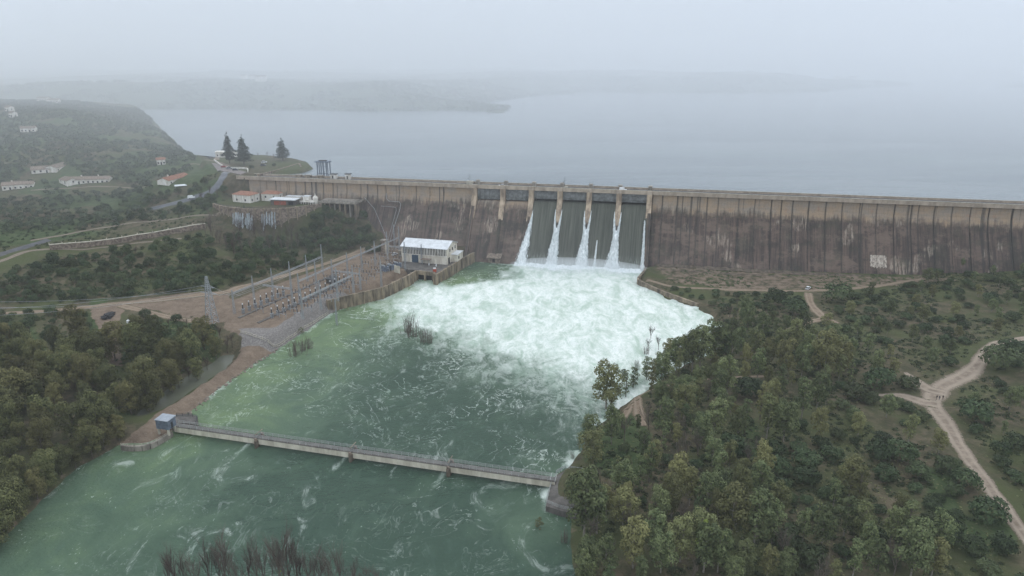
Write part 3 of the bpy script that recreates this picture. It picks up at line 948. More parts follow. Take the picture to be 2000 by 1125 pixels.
for i, s in enumerate(PIER_S):
    prof = [(-2.4, 42.2), (-2.6, 37.5), (-4.8, 33.0), (-10.5, 24.4), (-10.5, 21.0), (-2.0, 20.0), (9.0, 20.0), (9.0, 42.2)]
    MB().extrude_x(prof, s - 1.6, s + 1.6).build('pier', M['pier'], dam)
    MB().box(s - 1.1, s + 1.1, 6.2, 8.6, 43.05, 45.6).box(s - 1.3, s + 1.3, 6.0, 8.8, 45.602, 45.9).build('hoist_house', M['concrete'], dam)
    MB().box(s - 1.5, s + 1.5, -2.35, -1.46, 40.5, 44.2).build('pier_cap', M['parapet'], dam)
    MB().tube([(s + 2.4, -1.2, 44.4), (s + 2.4, -1.2, 46.2)], 0.07, 5).build('lamp_post', M['galv'], dam)


def training_wall(s0, s1, t0, t1, h, mat):
    b = MB(); ts = np.linspace(t0, t1, 14)
    for a_, b_ in zip(ts[:-1], ts[1:]):
        z0, z1 = ogee_z(a_), ogee_z(b_)
        b.hexa([(s0, -a_, z0 - 2), (s1, -a_, z0 - 2), (s1, -b_, z1 - 2), (s0, -b_, z1 - 2), (s0, -a_, z0 + h), (s1, -a_, z0 + h), (s1, -b_, z1 + h), (s0, -b_, z1 + h)])
    return b.build('training_wall', mat, dam)


training_wall(166.9, 168.9, 6, 28, 1.9, M['dam'])
training_wall(186.2, 187.4, 9, 28, 0.7, M['dam'])
training_wall(204.4, 206.0, 9, 28, 0.9, M['dam'])
training_wall(278.6, 280.9, 6, 29, 2.0, M['dam'])
# pipes bracketed to the face
pp = [(107.0, 36.5), (107.2, 33.0), (109.0, 31.4), (116.5, 31.2), (117.6, 30.0), (117.6, 27.0), (115.5, 15.0), (114.6, 8.0)]
MB().tube([(a, -face_t(z) - 0.9, z) for a, z in pp], 0.2, 8).build('drain_pipe', M['pipe'], dam, smooth_shade=True)
pp = [(104.0, 28.2), (114.5, 27.8), (115.2, 26.0), (113.6, 14.0), (112.8, 7.0)]
MB().tube([(a, -face_t(z) - 0.8, z) for a, z in pp], 0.16, 6).build('drain_pipe', M['pipe'], dam, smooth_shade=True)
pp = [(92.0, 33.0), (100.0, 26.5), (107.0, 17.0), (113.0, 8.5)]
MB().tube([(a, -face_t(z) - 1.6, z) for a, z in pp], 0.12, 6).build('stair_rail', M['galv'], dam)
# freshly washed pale patch low on the right wing
for k_, (sa_, sb_, za, zb_) in enumerate([(406.2, 414.8, 7.8, 14.2)]):
    zz_ = np.linspace(za, zb_, 8); ss_ = np.linspace(sa_, sb_, 15)
    V = [(s_ + 0.25 * math.sin(z_ * 3 + s_), -face_t(z_) - 0.22, z_ + (0.5 * math.sin(s_ * 2.1) if z_ == za else 0.0)) for z_ in zz_ for s_ in ss_]
    obj('lime_patch', np_mesh('lime_patch', np.array(V), grid_faces(15, 8)), M['lime'], dam)
# gallery portal at the toe
por = MB().box(182.5, 190.5, -27.5, -20.5, -2.0, 3.4)
por.extrude_x([(-28.3, 3.4), (-24.0, 5.0), (-20.0, 6.4), (-20.0, 3.4)], 182.0, 191.0)
po = por.build('gallery_portal', M['stone'], dam)
MB().box(185.7, 187.3, -27.62, -27.5, 0.8, 3.0).build('door', M['darkdoor'], po)
# apron walls right of the spillway
wl = [dam_w(280, 29), dam_w(278, 40), site(1246, 553, 0), site(1262, 562, 0), site(1292, 576, 0), site(1330, 590, 0), site(1362, 602, 0)]
c = spline(wl, 2.0)
b = MB()
for p, q in zip(c[:-1], c[1:]):
    d = (q - p) / np.linalg.norm(q - p); nn = np.array([-d[1], d[0]]) * 0.6
    b.hexa([(*(p - nn), -3), (*(q - nn), -3), (*(q + nn), -3), (*(p + nn), -3), (*(p - nn), 2.6), (*(q - nn), 2.6), (*(q + nn), 2.6), (*(p + nn), 2.6)])
tag(b.build('retaining_wall', M['quaywall']), 'low curved concrete bank wall right of the spillway pool', 'wall')
for k_, (t0, z1) in enumerate([(25.5, 4.6), (33.0, 3.4)]):
    b = MB(); ss = np.linspace(286, 405 + 20 * k_, 40)
    for a_, b_ in zip(ss[:-1], ss[1:]):
        w = 0.5 * math.sin(a_ * 0.3)
        p = dam_w(a_, t0 + w); q = dam_w(b_, t0 + 0.5 * math.sin(b_ * 0.3)); p2 = dam_w(a_, t0 - 2.5); q2 = dam_w(b_, t0 - 2.5)
        zz1 = z1 + 0.25 * math.sin(a_ * 0.7); zz2 = z1 + 0.25 * math.sin(b_ * 0.7)
        b.hexa([(*p, -1), (*q, -1), (*q2, -1), (*p2, -1), (*p, zz1 - 1.2), (*q, zz2 - 1.2), (*q2, zz2), (*p2, zz1)])
    tag(b.build('stone_ledge', M['ledge']), ['upper rough stone ledge along the foot of the right dam wall', 'lower rough stone ledge along the foot of the right dam wall'][k_], 'ledge')

# ---------------------------------------------------------------- falling water
def sheet_material():
    t = NT('smooth_spillway_water')
    v = t.coord('Object', (1.4, 0.03, 0.03)); v2 = t.coord('Object', (0.35, 0.02, 0.02))
    n = t.noise(v, 1.0, 5, 0.7); n2 = t.noise(v2, 1.0, 4, 0.6)
    z = t.sep(t.coord('Object'))[2]
    col = t.mix(t.sstep(n, 0.3, 0.7), (0.040, 0.044, 0.036), (0.105, 0.108, 0.088))
    col = t.mix(t.math('MULTIPLY', t.sstep(n2, 0.45, 0.7), 0.3), col, (0.15, 0.155, 0.125))
    fr = t.math('MULTIPLY', t.sstep(z, 9.0, -1.0), t.sstep(t.noise(t.coord('Object', (1.8, 0.2, 0.2)), 1.0, 5, 0.7), 0.42, 0.75))
    col = t.mix(fr, col, (0.7, 0.75, 0.73))
    t.bump(n, 0.6, 0.3)
    t.put(t.b.inputs['IOR'], 1.33)
    return t.set(col, 0.5, 0, 0.2)


def white_material():
    t = NT('white_water')
    n = t.noise(t.coord('Object', (1.2, 0.5, 0.35)), 1.0, 6, 0.7)
    col = t.mix(t.sstep(n, 0.3, 0.62), (0.54, 0.60, 0.60), (0.88, 0.91, 0.92))
    t.bump(n, 0.8, 0.4)
    return t.set(col, 0.7, 0, 0.3)


M['sheetwater'] = sheet_material(); M['whitewater'] = white_material()
names = ['leftmost', 'second', 'third', 'rightmost']
for i in range(2, 6):
    a, b = PIER_S[i] + 1.62, PIER_S[i + 1] - 1.62
    if i == 5: b = 278.5
    ts = np.linspace(-1.8, 28.5, 60); ss = np.linspace(0, 1, 40)
    V = []
    for t_ in ts:
        sp = smooth(9, 20, t_) * 1.3
        for q in ss:
            s_ = (a - (sp if i > 2 else 0.3)) * (1 - q) + (b + (sp if i < 5 else 0)) * q
            th = 1.1 - 0.5 * smooth(0, 12, t_) + 0.16 * (fbm(np.array(s_ * 0.9), np.array(t_ * 0.12), 3) - 0.5)
            V.append((s_, -t_ - 0.35 * th, ogee_z(t_) + 0.9 * th + 0.06))
    me = np_mesh('spillway_water', np.array(V), grid_faces(40, 60)[:, ::-1], True)
    o = obj('spillway_water', me, M['sheetwater'], None, (DO[0], DO[1], 0), DAM_ROT)
    tag(o, f'{names[i - 2]} of the four smooth grey water sheets sliding down the spillway', 'water', 'sheets of water on the spillway')


def plume(paths, label, group='white water jets below the spillway piers', drops=1100, seed=1):
    """paths: lists of (s, t, z, half_width, half_depth)"""
    R = np.random.default_rng(seed)
    VV = []; FF = []; base = 0
    n = 18
    for path in paths:
        p = spline(path, 0.5)
        ang = np.linspace(0, 2 * np.pi, n, endpoint=False)
        rows = []
        for i, q in enumerate(p):
            k = 1 + 0.75 * (fbm(np.cos(ang) * 1.6 + 7 * seed, np.sin(ang) * 1.6 + i * 0.22, 3, 0.7) - 0.5) * 2
            jit = 0.25 * q[3] * (fbm(np.array([i * 0.3]), np.array([seed * 3.0]), 2)[0] - 0.5)
            rows.append(np.stack([q[0] + jit + np.cos(ang) * q[3] * k, -(q[1] + np.sin(ang) * q[4] * k), q[2] + 0.15 * np.sin(ang * 3 + i) * q[3]], -1))
        rows = np.concatenate(rows)
        L = len(p)
        idx = np.arange(L * n).reshape(L, n)
        nx = np.roll(idx, -1, 1)
        F = np.stack([idx[:-1], nx[:-1], nx[1:], idx[1:]], -1).reshape(-1, 4)
        VV.append(rows); FF.append(F + base); base += len(rows)
        # torn edges: small flying sheets of droplets
        m = int(drops * len(p) / 60)
        ii = R.integers(len(p) // 6, len(p), m)
        c = p[ii]
        off = R.normal(0, 1, (m, 2))
        off = off / np.linalg.norm(off, axis=1)[:, None] * R.uniform(0.75, 1.55, (m, 1))
        ctr = np.stack([c[:, 0] + off[:, 0] * c[:, 3], -(c[:, 1] + np.abs(off[:, 1]) * c[:, 4]), c[:, 2] + R.uniform(-.3, .3, m)], -1)
        sz = R.uniform(0.05, 0.20, m)
        q4 = []
        for dx, dz in ((-1, -1), (1, -1), (1, 1), (-1, 1)):
            q4.append(ctr + np.stack([dx * sz, R.normal(0, .05, m), dz * sz * R.uniform(1.0, 2.6, m)], -1))
        VV.append(np.stack(q4, 1).reshape(-1, 3)); FF.append(np.arange(4 * m).reshape(m, 4) + base); base += 4 * m
    me = np_mesh('water_jet', np.concatenate(VV), np.concatenate(FF), True)
    o = obj('water_jet', me, M['whitewater'], None, (DO[0], DO[1], 0), DAM_ROT)
    return tag(o, label, 'water jet', group)


def up_chute(t, h):
    return ogee_z(t) + h


for i, nm in ((3, 'first'), (4, 'middle'), (5, 'last')):
    s = PIER_S[i]
    paths = []
    for sg in (-1, 1):
        paths.append([(s + sg * 2.0, 4.5, up_chute(4.5, 1.0), .12, .12), (s + sg * 1.9, 8, up_chute(8, 1.2), .22, .25), (s + sg * 1.4, 12, up_chute(12, 1.6), .4, .45), (s + sg * 0.8, 16, up_chute(16, 2.0), .7, .6), (s + sg * 1.0 - 0.4, 22, up_chute(22, 2.4), 1.4, .9), (s + sg * (1.3 + 0.3 * (i - 4)) - 1.0, 27.5, 0.2, 2.2 + 0.25 * (i - 4), 1.2)])
    paths.append([(s, 13.5, up_chute(13.5, 2.0), .25, .3), (s - .2, 18, up_chute(18, 2.6), 1.0, .8), (s - 0.8, 23, up_chute(23, 2.4), 1.6, 1.0), (s - 1.2, 28, -0.2, 2.2, 1.2)])
    plume(paths, f'white forked jet falling from the {nm} of three inner spillway piers' if i != 5 else 'white forked jet falling from the inner pier nearest the right wall', seed=i)
s = PIER_S[2]
plume([[(s + 2.0, 4.0, up_chute(4, 1.0), .12, .12), (s + 1.9, 9, up_chute(9, 1.2), .3, .3), (s + 1.2, 14, up_chute(14, 1.8), .9, .6), (s + 0.2, 19, up_chute(19, 2.2), 1.6, .9), (s - 0.8, 24, up_chute(24, 2.4), 2.2, 1.1), (s - 1.6, 28.5, -0.2, 2.9, 1.3)]], 'broad white jet fanning out at the left end of the flowing bays', drops=900, seed=9)
s = PIER_S[6]
plume([[(s - 2.0, 5.0, up_chute(5, 0.9), .12, .12), (s - 1.8, 12, up_chute(12, 1.2), .28, .3), (s - 1.5, 20, up_chute(20, 1.4), .55, .5), (s - 1.2, 28, 0, 1.0, .8)]], 'thin white jet running down along the right spillway wall', seed=11)
plume([[(249.5, 15.0, up_chute(15, 0.6), .08, .1), (249.3, 20, up_chute(20, 0.8), .25, .25), (249.1, 27.5, 0, .6, .5)]], 'small white jet in the middle of a grey water sheet', seed=12)
# churned white water heaped at the foot
ss = np.linspace(200, 283, 170); ts = np.linspace(23.5, 34, 26)
S_, T_ = np.meshgrid(ss, ts)
hh = 1.9 * np.exp(-((T_ - 28.0) / 2.6) ** 2) * (0.35 + 1.3 * fbm(S_ / 3.2, T_ / 2.2, 3)) - 0.45
me = np_mesh('churned_foam', np.stack([S_, -T_, hh], -1).reshape(-1, 3), grid_faces(170, 26)[:, ::-1], True)
tag(obj('churned_foam', me, M['whitewater'], None, (DO[0], DO[1], 0), DAM_ROT), 'heap of churned white water along the spillway foot', 'foam', kind='stuff')

# spray hanging over the plunge pool
def puff(b, cx, cy, cz, rx, ry, rz):
    v = []; f = []; nu, nv = 12, 7
    for j in range(nv + 1):
        for i in range(nu):
            a = 2 * math.pi * i / nu; e = math.pi * j / nv
            v.append((cx + rx * math.cos(a) * math.sin(e), cy + ry * math.sin(a) * math.sin(e), cz + rz * math.cos(e)))
    for j in range(nv):
        for i in range(nu):
            f.append((j * nu + i, j * nu + (i + 1) % nu, (j + 1) * nu + (i + 1) % nu, (j + 1) * nu + i))
    b.add(v, [q[::-1] for q in f])


def volume_material(name, color, density):
    m = bpy.data.materials.new(name); m.use_nodes = True
    t = m.node_tree; t.nodes.clear()
    out = t.nodes.new('ShaderNodeOutputMaterial'); pv = t.nodes.new('ShaderNodeVolumePrincipled')
    pv.inputs['Color'].default_value = (*color, 1); pv.inputs['Density'].default_value = density
    pv.inputs['Anisotropy'].default_value = 0.0
    t.links.new(pv.outputs[0], out.inputs['Volume'])
    return m


M['spray'] = volume_material('spray_mist', (0.96, 0.98, 1.0), 0.07)
b = MB()
puff(b, 242, -30, 0.5, 46, 10, 6.5)
tag(b.build('spray_mist', M['spray'], None, (DO[0], DO[1], 0), DAM_ROT), 'thin white spray hanging over the foot of the spillway', 'spray', kind='stuff')
# ================================================================ POWERHOUSE AND QUAY
YZ = 5.8
p0 = np.array(site(785, 511, YZ)); p1 = np.array(site(874, 518, YZ))
PH_ROT = math.atan2(p1[1] - p0[1], p1[0] - p0[0]); PH_L = float(np.linalg.norm(p1 - p0)); PH_W = 17.0
ph = thing('powerhouse', 'white powerhouse with pale sheet roof and finned window band beside the river', 'building', (p0[0], p0[1], YZ), PH_ROT)
L, Wd, E, R_ = PH_L, PH_W, 10.0, 12.8
MB().extrude_x([(0, 0), (0, 9.6), (Wd / 2, R_ - 0.6), (Wd, 9.6), (Wd, 0)], 0.0, L).build('wall', M['cream'], ph)
rf = MB()
for sg in (0, 1):
    y0, y1 = (-0.7, Wd / 2) if sg == 0 else (Wd / 2, Wd + 0.7)
    z0, z1 = (E - 0.25, R_) if sg == 0 else (R_, E - 0.25)
    rf.hexa([(-0.5, y0, z0 - 0.25), (L + 0.5, y0, z0 - 0.25), (L + 0.5, y1, z1 - 0.25), (-0.5, y1, z1 - 0.25), (-0.5, y0, z0), (L + 0.5, y0, z0), (L + 0.5, y1, z1), (-0.5, y1, z1)])
roof = rf.build('roof', M['metalroof'], ph)
n = 14
for k in range(n + 1):
    x = -0.5 + (L + 1.0) * k / n
    MB().bar((x, -0.7, E - 0.2), (x, Wd / 2, R_ + 0.05), 0.12, 0.1).build('roof_seam', M['metalroof'], roof)
MB().box(0.6, L - 0.6, -0.06, 0.0, 5.4, 9.3).build('window_band', M['glass'], ph)
for k in range(28):
    x = 0.6 + (L - 1.2) * (k + 0.5) / 28
    MB().box(x - 0.17, x + 0.17, -0.42, -0.06, 5.3, 9.35).build('fin', M['white'], ph)
MB().box(0.0, L, -0.3, -0.003, 4.95, 5.25).build('cornice', M['white'], ph)
MB().box(6.6, 10.7, -0.12, -0.002, 0.0, 5.0 - 0.1).build('door', M['bluedoor'], ph)
for k in range(4):
    MB().box(6.7 + k * 1.02, 7.6 + k * 1.02, -0.17, -0.12, 0.2, 4.7).build('door_panel', M['bluedoor'], ph)
for k in range(3):
    y = 3.6 + k * 4.4
    w_ = MB().box(L + 0.003, L + 0.08, y, y + 1.9, 6.8, 9.0).build('window', M['white'], ph)
    MB().box(L + 0.08, L + 0.11, y + 0.15, y + 1.75, 6.95, 8.85).build('pane', M['glass'], w_)
MB().box(L + 0.003, L + 0.1, 1.4, 4.0, 0, 4.0).build('side_door', M['darkdoor'], ph)
an = MB().box(L, L + 4.0, 6.5, 16.0, 0, 4.8).build('annexe', M['cream'], ph)
MB().box(L - 0.1, L + 4.3, 6.2, 16.3, 4.802, 5.1).build('annexe_roof', M['metalroof'], an)
MB().box(L + 4.0, L + 4.06, 8.0, 9.6, 2.0, 3.6).build('window', M['glass'], an)
MB().box(-6.0, 0.0, 9.0, 16.0, 0, 3.6).box(-6.4, -0.003, 8.6, 16.4, 3.602, 3.9).build('lean_to', M['concrete'], ph)
MB().box(13.5, 19.5, -3.6, -0.5, 3.2, 3.45).build('canopy', M['oldtile'], ph)
for x in (14.5, 18.5):
    MB().tube([(x, -3.2, 0), (x, -3.2, 3.2)], 0.1, 5).build('canopy_post', M['galv'], ph)
MB().tube([(3.0, -0.5, 0), (3.0, -0.5, 9.6)], 0.07, 5).tube([(3.6, -0.5, 0), (3.6, -0.5, 9.6)], 0.07, 5).build('wall_ladder', M['galv'], ph)

# quay wall: lengths between pilasters are slabs of their own
Q = [site(640, 592, 5), site(690, 576, 6), site(745, 563, 6.0), site(768, 553, 6), site(795, 540, 6), site(813, 529.5, 6)]
Q2 = [site(847, 533, 6), site(852, 537, 6), site(870, 526, 6), site(890, 514, 6), site(910, 502, 6), site(926, 494, 6)]
quay = thing('quay_wall', 'ochre concrete quay wall with pilasters and two tailrace openings below the powerhouse', 'wall', (*Q2[1], 0))
ox, oy = Q2[1]


def wall_run(line, parent, z0, z1, th, mat, pil, org, step=5.0, name='wall_slab'):
    c = spline(line, step) - np.array(org)
    for p, q in zip(c[:-1], c[1:]):
        if np.linalg.norm(q - p) < 0.3: continue
        d = (q - p) / np.linalg.norm(q - p); nn = np.array([-d[1], d[0]]) * th / 2
        a, b_ = p + d * 0.06, q - d * 0.06
        MB().hexa([(*(a - nn), z0), (*(b_ - nn), z0), (*(b_ + nn), z0), (*(a + nn), z0), (*(a - nn), z1), (*(b_ - nn), z1), (*(b_ + nn), z1), (*(a + nn), z1)]).build(name, mat, parent)
        if pil:
            e = p; w = nn * (1 + 0.9 / th)
            MB().hexa([(*(e - d * 0.4 - w), z0), (*(e + d * 0.4 - w), z0), (*(e + d * 0.4 + w), z0), (*(e - d * 0.4 + w), z0), (*(e - d * 0.4 - w), z1 + 0.12), (*(e + d * 0.4 - w), z1 + 0.12), (*(e + d * 0.4 + w), z1 + 0.12), (*(e - d * 0.4 + w), z1 + 0.12)]).build('pilaster', M['quaywall'], parent)


wall_run(Q, quay, -3, 6.5, 0.9, M['quaywall'], True, (ox, oy))
wall_run(Q2, quay, -3, 6.5, 0.9, M['quaywall'], True, (ox, oy))
qa = np.array(Q[-1]) - (ox, oy); qb = np.array(Q2[0]) - (ox, oy)
dd = (qb - qa); LL = np.linalg.norm(dd); ang = math.atan2(dd[1], dd[0])
tr = MB().box(0, LL, -0.45, 0.45, 4.2, 6.5).box(-0.3, 1.0, -0.5, 0.5, -3, 4.2).box(LL / 2 - 0.5, LL / 2 + 0.5, -0.5, 0.5, -3, 4.2).box(LL - 1.0, LL + 0.3, -0.5, 0.5, -3, 4.2)
tr.build('tailrace_frame', M['quaywall'], quay, (qa[0], qa[1], 0), ang)
for k in range(2):
    MB().box(1.0 + k * (LL / 2 - 0.5), LL / 2 - 0.5 + k * (LL / 2 - 0.5), 1.2, 1.5, -3, 4.2).build('tailrace_opening', M['darkdoor'], quay, (qa[0], qa[1], 0), ang)
deck = [site(*a, YZ) for a in [(800, 528), (812, 528), (848, 532), (852, 536), (908, 502), (885, 495), (790, 508), (772, 520)]]
tag(MB().prism(deck, 2.0, YZ + 0.25).build('quay_deck', M['darkconcrete']), kind='structure')
bx_, by_ = site(849, 531, 6.2)
bo = thing('float_marker', 'red marker box with a white top at the quay corner', 'marker', (bx_, by_, 6.1))
MB().box(-0.9, 0.9, -0.7, 0.7, 0, 1.9).build('body', M['redpaint'], bo)
MB().box(-0.7, 0.7, -0.5, 0.5, 1.902, 2.5).build('top', M['whitecap'], bo)
for k, (a, lab) in enumerate([((838, 519), 'white bollard nearer the finned wall on the powerhouse deck'), ((852, 521), 'white bollard nearer the red marker on the powerhouse deck')]):
    x, y = site(*a, YZ)
    tag(MB().tube([(0, 0, 0), (0, 0, 0.9), (0, 0, 1.5)], [0.3, 0.3, 0.12], 7).build('bollard', M['whitecap'], None, (x, y, YZ + 0.25)), lab, 'bollard', 'bollards on the quay')

# brick tower left of the powerhouse
x, y = site(752, 494, 6)
tw = thing('pipe_tower', 'slender ochre masonry tower at the end of the dam pipes', 'tower', (x, y, 5.0), DAM_ROT)
MB().box(-1.8, 0.9, -1.6, 1.6, 0, 9.0).build('shaft', M['redbrick'] if False else M['stone'], tw)
MB().box(0.9, 2.4, -1.8, 1.8, 0, 8.6).build('buttress', M['paleconcrete'], tw)
MB().box(-2.1, 2.6, -2.0, 2.0, 9.002, 9.5).build('cap', M['concrete'], tw)

# ================================================================ SWITCHYARD
ya = np.array(site(452, 612, YZ)); yb = np.array(site(735, 487, YZ))
e1 = (yb - ya) / np.linalg.norm(yb - ya); e2 = np.array([e1[1], -e1[0]]); YL = float(np.linalg.norm(yb - ya))


def yard(u, v, z=YZ):
    p = ya + e1 * u + e2 * v
    return float(p[0]), float(p[1]), z


Y_ROT = math.atan2(e1[1], e1[0])


def lattice(h, w0, w1, panels, r=0.07):
    b = MB()
    q = lambda k, i: Vector(((1 if i in (0, 1) else -1) * (w0 + (w1 - w0) * k) / 2, (1 if i in (0, 3) else -1) * (w0 + (w1 - w0) * k) / 2, h * k))
    for i in range(4):
        b.bar(q(0, i), q(1, i), r * 1.8, r * 1.8)
    for p in range(panels):
        k0, k1 = p / panels, (p + 1) / panels
        for i in range(4):
            j = (i + 1) % 4
            if p % 2: b.bar(q(k0, i), q(k1, j), r, r)
            else: b.bar(q(k0, j), q(k1, i), r, r)
            b.bar(q(k1, i), q(k1, j), r, r)
    return b


def truss(Ln, w, panels, r=0.07):
    b = MB()
    for sy in (-1, 1):
        for sz in (0, 1):
            b.bar((0, sy * w / 2, sz * w), (Ln, sy * w / 2, sz * w), r * 1.6, r * 1.6)
    for p in range(panels):
        x0, x1 = Ln * p / panels, Ln * (p + 1) / panels
        for sy in (-1, 1):
            b.bar((x0, sy * w / 2, 0 if p % 2 else w), (x1, sy * w / 2, w if p % 2 else 0), r, r)
        for z in (0, w):
            b.bar((x0, -w / 2 if p % 2 else w / 2, z), (x1, w / 2 if p % 2 else -w / 2, z), r, r)
    return b


COLUMN = {h: lattice(h, 0.9, 0.25, 10, 0.06).mesh('column') for h in (12.0, 15.0, 17.5)}
for m in COLUMN.values(): m.materials.append(M['galv'])
rows = [
    ('row along the hillside edge of the switchyard', 2.0, [0, 14, 28, 42, 56, 70], [12, 15, 15, 15, 15, 17.5], 10.0),
    ('middle row of the switchyard', 20.0, [26, 40, 54, 68, 82, 96, 110, 124], [15, 17.5, 15, 15, 15, 15, 17.5, 17.5], 10.5),
    ('row along the river side of the switchyard', 37.0, [6, 20, 34, 48], [15, 15, 17.5, 15], 9.5),
]
for nm, v, us, hs, zb in rows:
    x, y, _ = yard(us[0], v)
    g = thing('steel_gantry', f'grey lattice steel gantry, {nm}', 'gantry', (x, y, YZ), Y_ROT, 'steel gantries of the switchyard')
    for u, h in zip(us, hs):
        obj('column', COLUMN[h], None, g, (u - us[0], 0, 0))
    for a, b_ in zip(us[:-1], us[1:]):
        truss(b_ - a - 0.6, 0.6, 10, 0.06).build('beam', M['galv'], g, (a - us[0] + 0.3, 0, zb))
for k, (u, v, ln, lab) in enumerate([(54, 20.4, 16, 'cross gantry spanning from middle row to river side of the switchyard'), (110, 20.4, 22, 'cross gantry at the powerhouse end of the switchyard'), (20, 2.4, 17, 'cross gantry at the hillside end of the switchyard')]):
    x, y, _ = yard(u, v)
    g = thing('steel_gantry', f'grey steel {lab}', 'gantry', (x, y, YZ), Y_ROT - math.pi / 2, 'steel gantries of the switchyard')
    truss(ln, 0.6, 9, 0.07).build('beam', M['galv'], g, (0.4, 0, 8.4))
    obj('column', COLUMN[12.0], None, g, (ln + 0.8, 0, 0))
mlab = ['lone lattice mast on the riverbank below the switchyard fence', 'lone lattice mast halfway along the river side of the switchyard', 'lone lattice mast in front of the powerhouse transformers', 'lone lattice mast at the upper end of the switchyard']
for (u, v, h), lab in zip([(18, 47, 17.5), (70, 40, 17.5), (96, 40, 17.5), (138, 8, 15.0)], mlab):
    x, y, z = yard(u, v)
    tag(obj('lattice_mast', COLUMN[h].copy(), None, None, (x, y, float(gz(x, y)) - 0.1), Y_ROT), lab, 'mast', 'masts of the switchyard')


def insulator_frame():
    t = thing('insulator_frame', '', 'insulator', (0, 0, 0))
    b = MB().box(-2.3, 2.3, -0.12, 0.12, 1.9, 2.1)
    for x in (-1.9, 1.9): b.box(x - 0.1, x + 0.1, -0.1, 0.1, 0, 1.9)
    b.build('stand', M['galv'], t)
    for x in (-2, 0, 2):
        pts = []; rad = []
        for k in range(8):
            pts += [(x, 0, 2.1 + k * 0.22), (x, 0, 2.2 + k * 0.22)]; rad += [0.13, 0.24]
        MB().tube(pts, rad, 6).build('insulator', M['porcelain'], t)
        MB().tube([(x, 0, 3.86), (x, 0, 4.05)], 0.16, 6).build('terminal', M['galv'], t)
    return t


def breaker():
    t = thing('circuit_breaker', '', 'circuit breaker', (0, 0, 0))
    b = MB()
    for x in (-0.5, 0.5): b.box(x - 0.1, x + 0.1, -0.4, 0.4, 0, 2.0)
    b.box(-0.8, 0.8, -0.45, 0.45, 2.0, 2.5)
    b.build('stand', M['galv'], t)
    MB().tube([(0, 0, 2.5), (0, 0, 4.4)], [0.32, 0.24], 8).build('column', M['darksteel'], t)
    MB().tube([(0, 0, 4.4), (0, 0, 4.6), (0, 0, 5.0), (0, 0, 5.2)], [0.16, 0.3, 0.3, 0.12], 8).build('head', M['whitecap'], t)
    return t


ORD = ['first', 'second', 'third', 'fourth', 'fifth', 'sixth', 'seventh', 'eighth', 'ninth', 'tenth', 'eleventh', 'twelfth', 'thirteenth', 'fourteenth', 'fifteenth', 'sixteenth', 'seventeenth', 'eighteenth', 'nineteenth', 'twentieth',
       'twenty-first', 'twenty-second', 'twenty-third', 'twenty-fourth', 'twenty-fifth', 'twenty-sixth', 'twenty-seventh', 'twenty-eighth', 'twenty-ninth', 'thirtieth']
ins = insulator_frame(); brk = breaker()
first = True
for v, us, nm in [(12.0, np.arange(6, 70, 9.0), 'between hillside and middle gantries'), (27.0, np.arange(4, 124, 8.0), 'just river side of the middle gantries'), (32.5, np.arange(8, 100, 8.0), 'along the river side gantry'), (16.0, np.arange(74, 130, 9.0), 'beyond the hillside gantry')]:
    for k, u in enumerate(us):
        x, y, z = yard(u, v)
        o = ins if first else copy_tree(ins)
        first = False
        o.location = (x, y, z); o.rotation_euler = (0, 0, Y_ROT + math.pi / 2)
        o['label'] = f'three brown insulators on a stand, {ORD[k]} along, {nm}'; o['group'] = 'insulator stands of the switchyard'
first = True
for v, us, nm in [(5.5, np.arange(2, 34, 4.2), 'beside the hillside gantry'), (22.5, np.arange(2, 62, 4.2), 'in the long central line')]:
    for k, u in enumerate(us):
        x, y, z = yard(u, v)
        o = brk if first else copy_tree(brk)
        first = False
        o.location = (x, y, z); o.rotation_euler = (0, 0, Y_ROT)
        o['label'] = f'breaker with white cap {nm}, {ORD[k]} from near end'; o['group'] = 'white capped breakers of the switchyard'
for v, u0, u1, lab in [(21.0, -6, 66, 'dark cable duct running down the middle of the switchyard'), (8.0, -4, 74, 'dark cable duct near the hillside edge of the switchyard')]:
    x, y, z = yard(u0, v)
    b = thing('cable_duct', lab, 'duct', (x, y, YZ), Y_ROT)
    k = 0
    while k < u1 - u0:
        MB().box(k + 0.05, k + 2.95, -0.7, 0.7, -0.3, 0.32).build('cover_slab', M['darkconcrete'], b)
        k += 3
x, y, z = yard(60, 15)
sh = thing('yard_hut', 'small dark open shed in the middle of the switchyard', 'shed', (x, y, YZ), Y_ROT)
MB().box(-3, 3, -1.6, -1.4, 0, 2.3).box(-3, -2.8, -1.4, 1.6, 0, 2.3).box(2.8, 3, -1.4, 1.6, 0, 2.3).build('wall', M['darkconcrete'], sh)
MB().box(-3.3, 3.3, -1.9, 1.9, 2.302, 2.5).build('roof', M['darksteel'], sh)
for k, a in enumerate([(752, 530), (764, 527), (776, 523)]):
    x, y = site(*a, YZ)
    t = thing('transformer', f'large grey-blue transformer left of the powerhouse, {["nearest to the switchyard", "middle of three", "nearest to the blue door"][k]}', 'transformer', (x, y, YZ), Y_ROT - 0.3, 'transformers beside the powerhouse')
    MB().box(-1.4, 1.4, -1.8, 1.8, 0.4, 3.0).build('tank', M['bluesteel'], t)
    for q in range(7):
        MB().box(1.45, 2.1, -1.6 + q * 0.5, -1.45 + q * 0.5, 0.6, 2.9).build('radiator_fin', M['galv'], t)
    for q in (-1, 0, 1):
        MB().tube([(0, q, 3.0), (0, q, 4.6)], [0.28, 0.12], 7).build('bushing', M['porcelain'], t)
    MB().tube([(-1, -1.5, 3.6), (-1, 1.5, 3.6)], 0.4, 8).build('oil_tank', M['galv'], t)
    MB().box(-1.6, 1.6, -2.2, 2.2, 0, 0.398).build('plinth', M['concrete'], t)
x, y = site(776, 533, YZ)
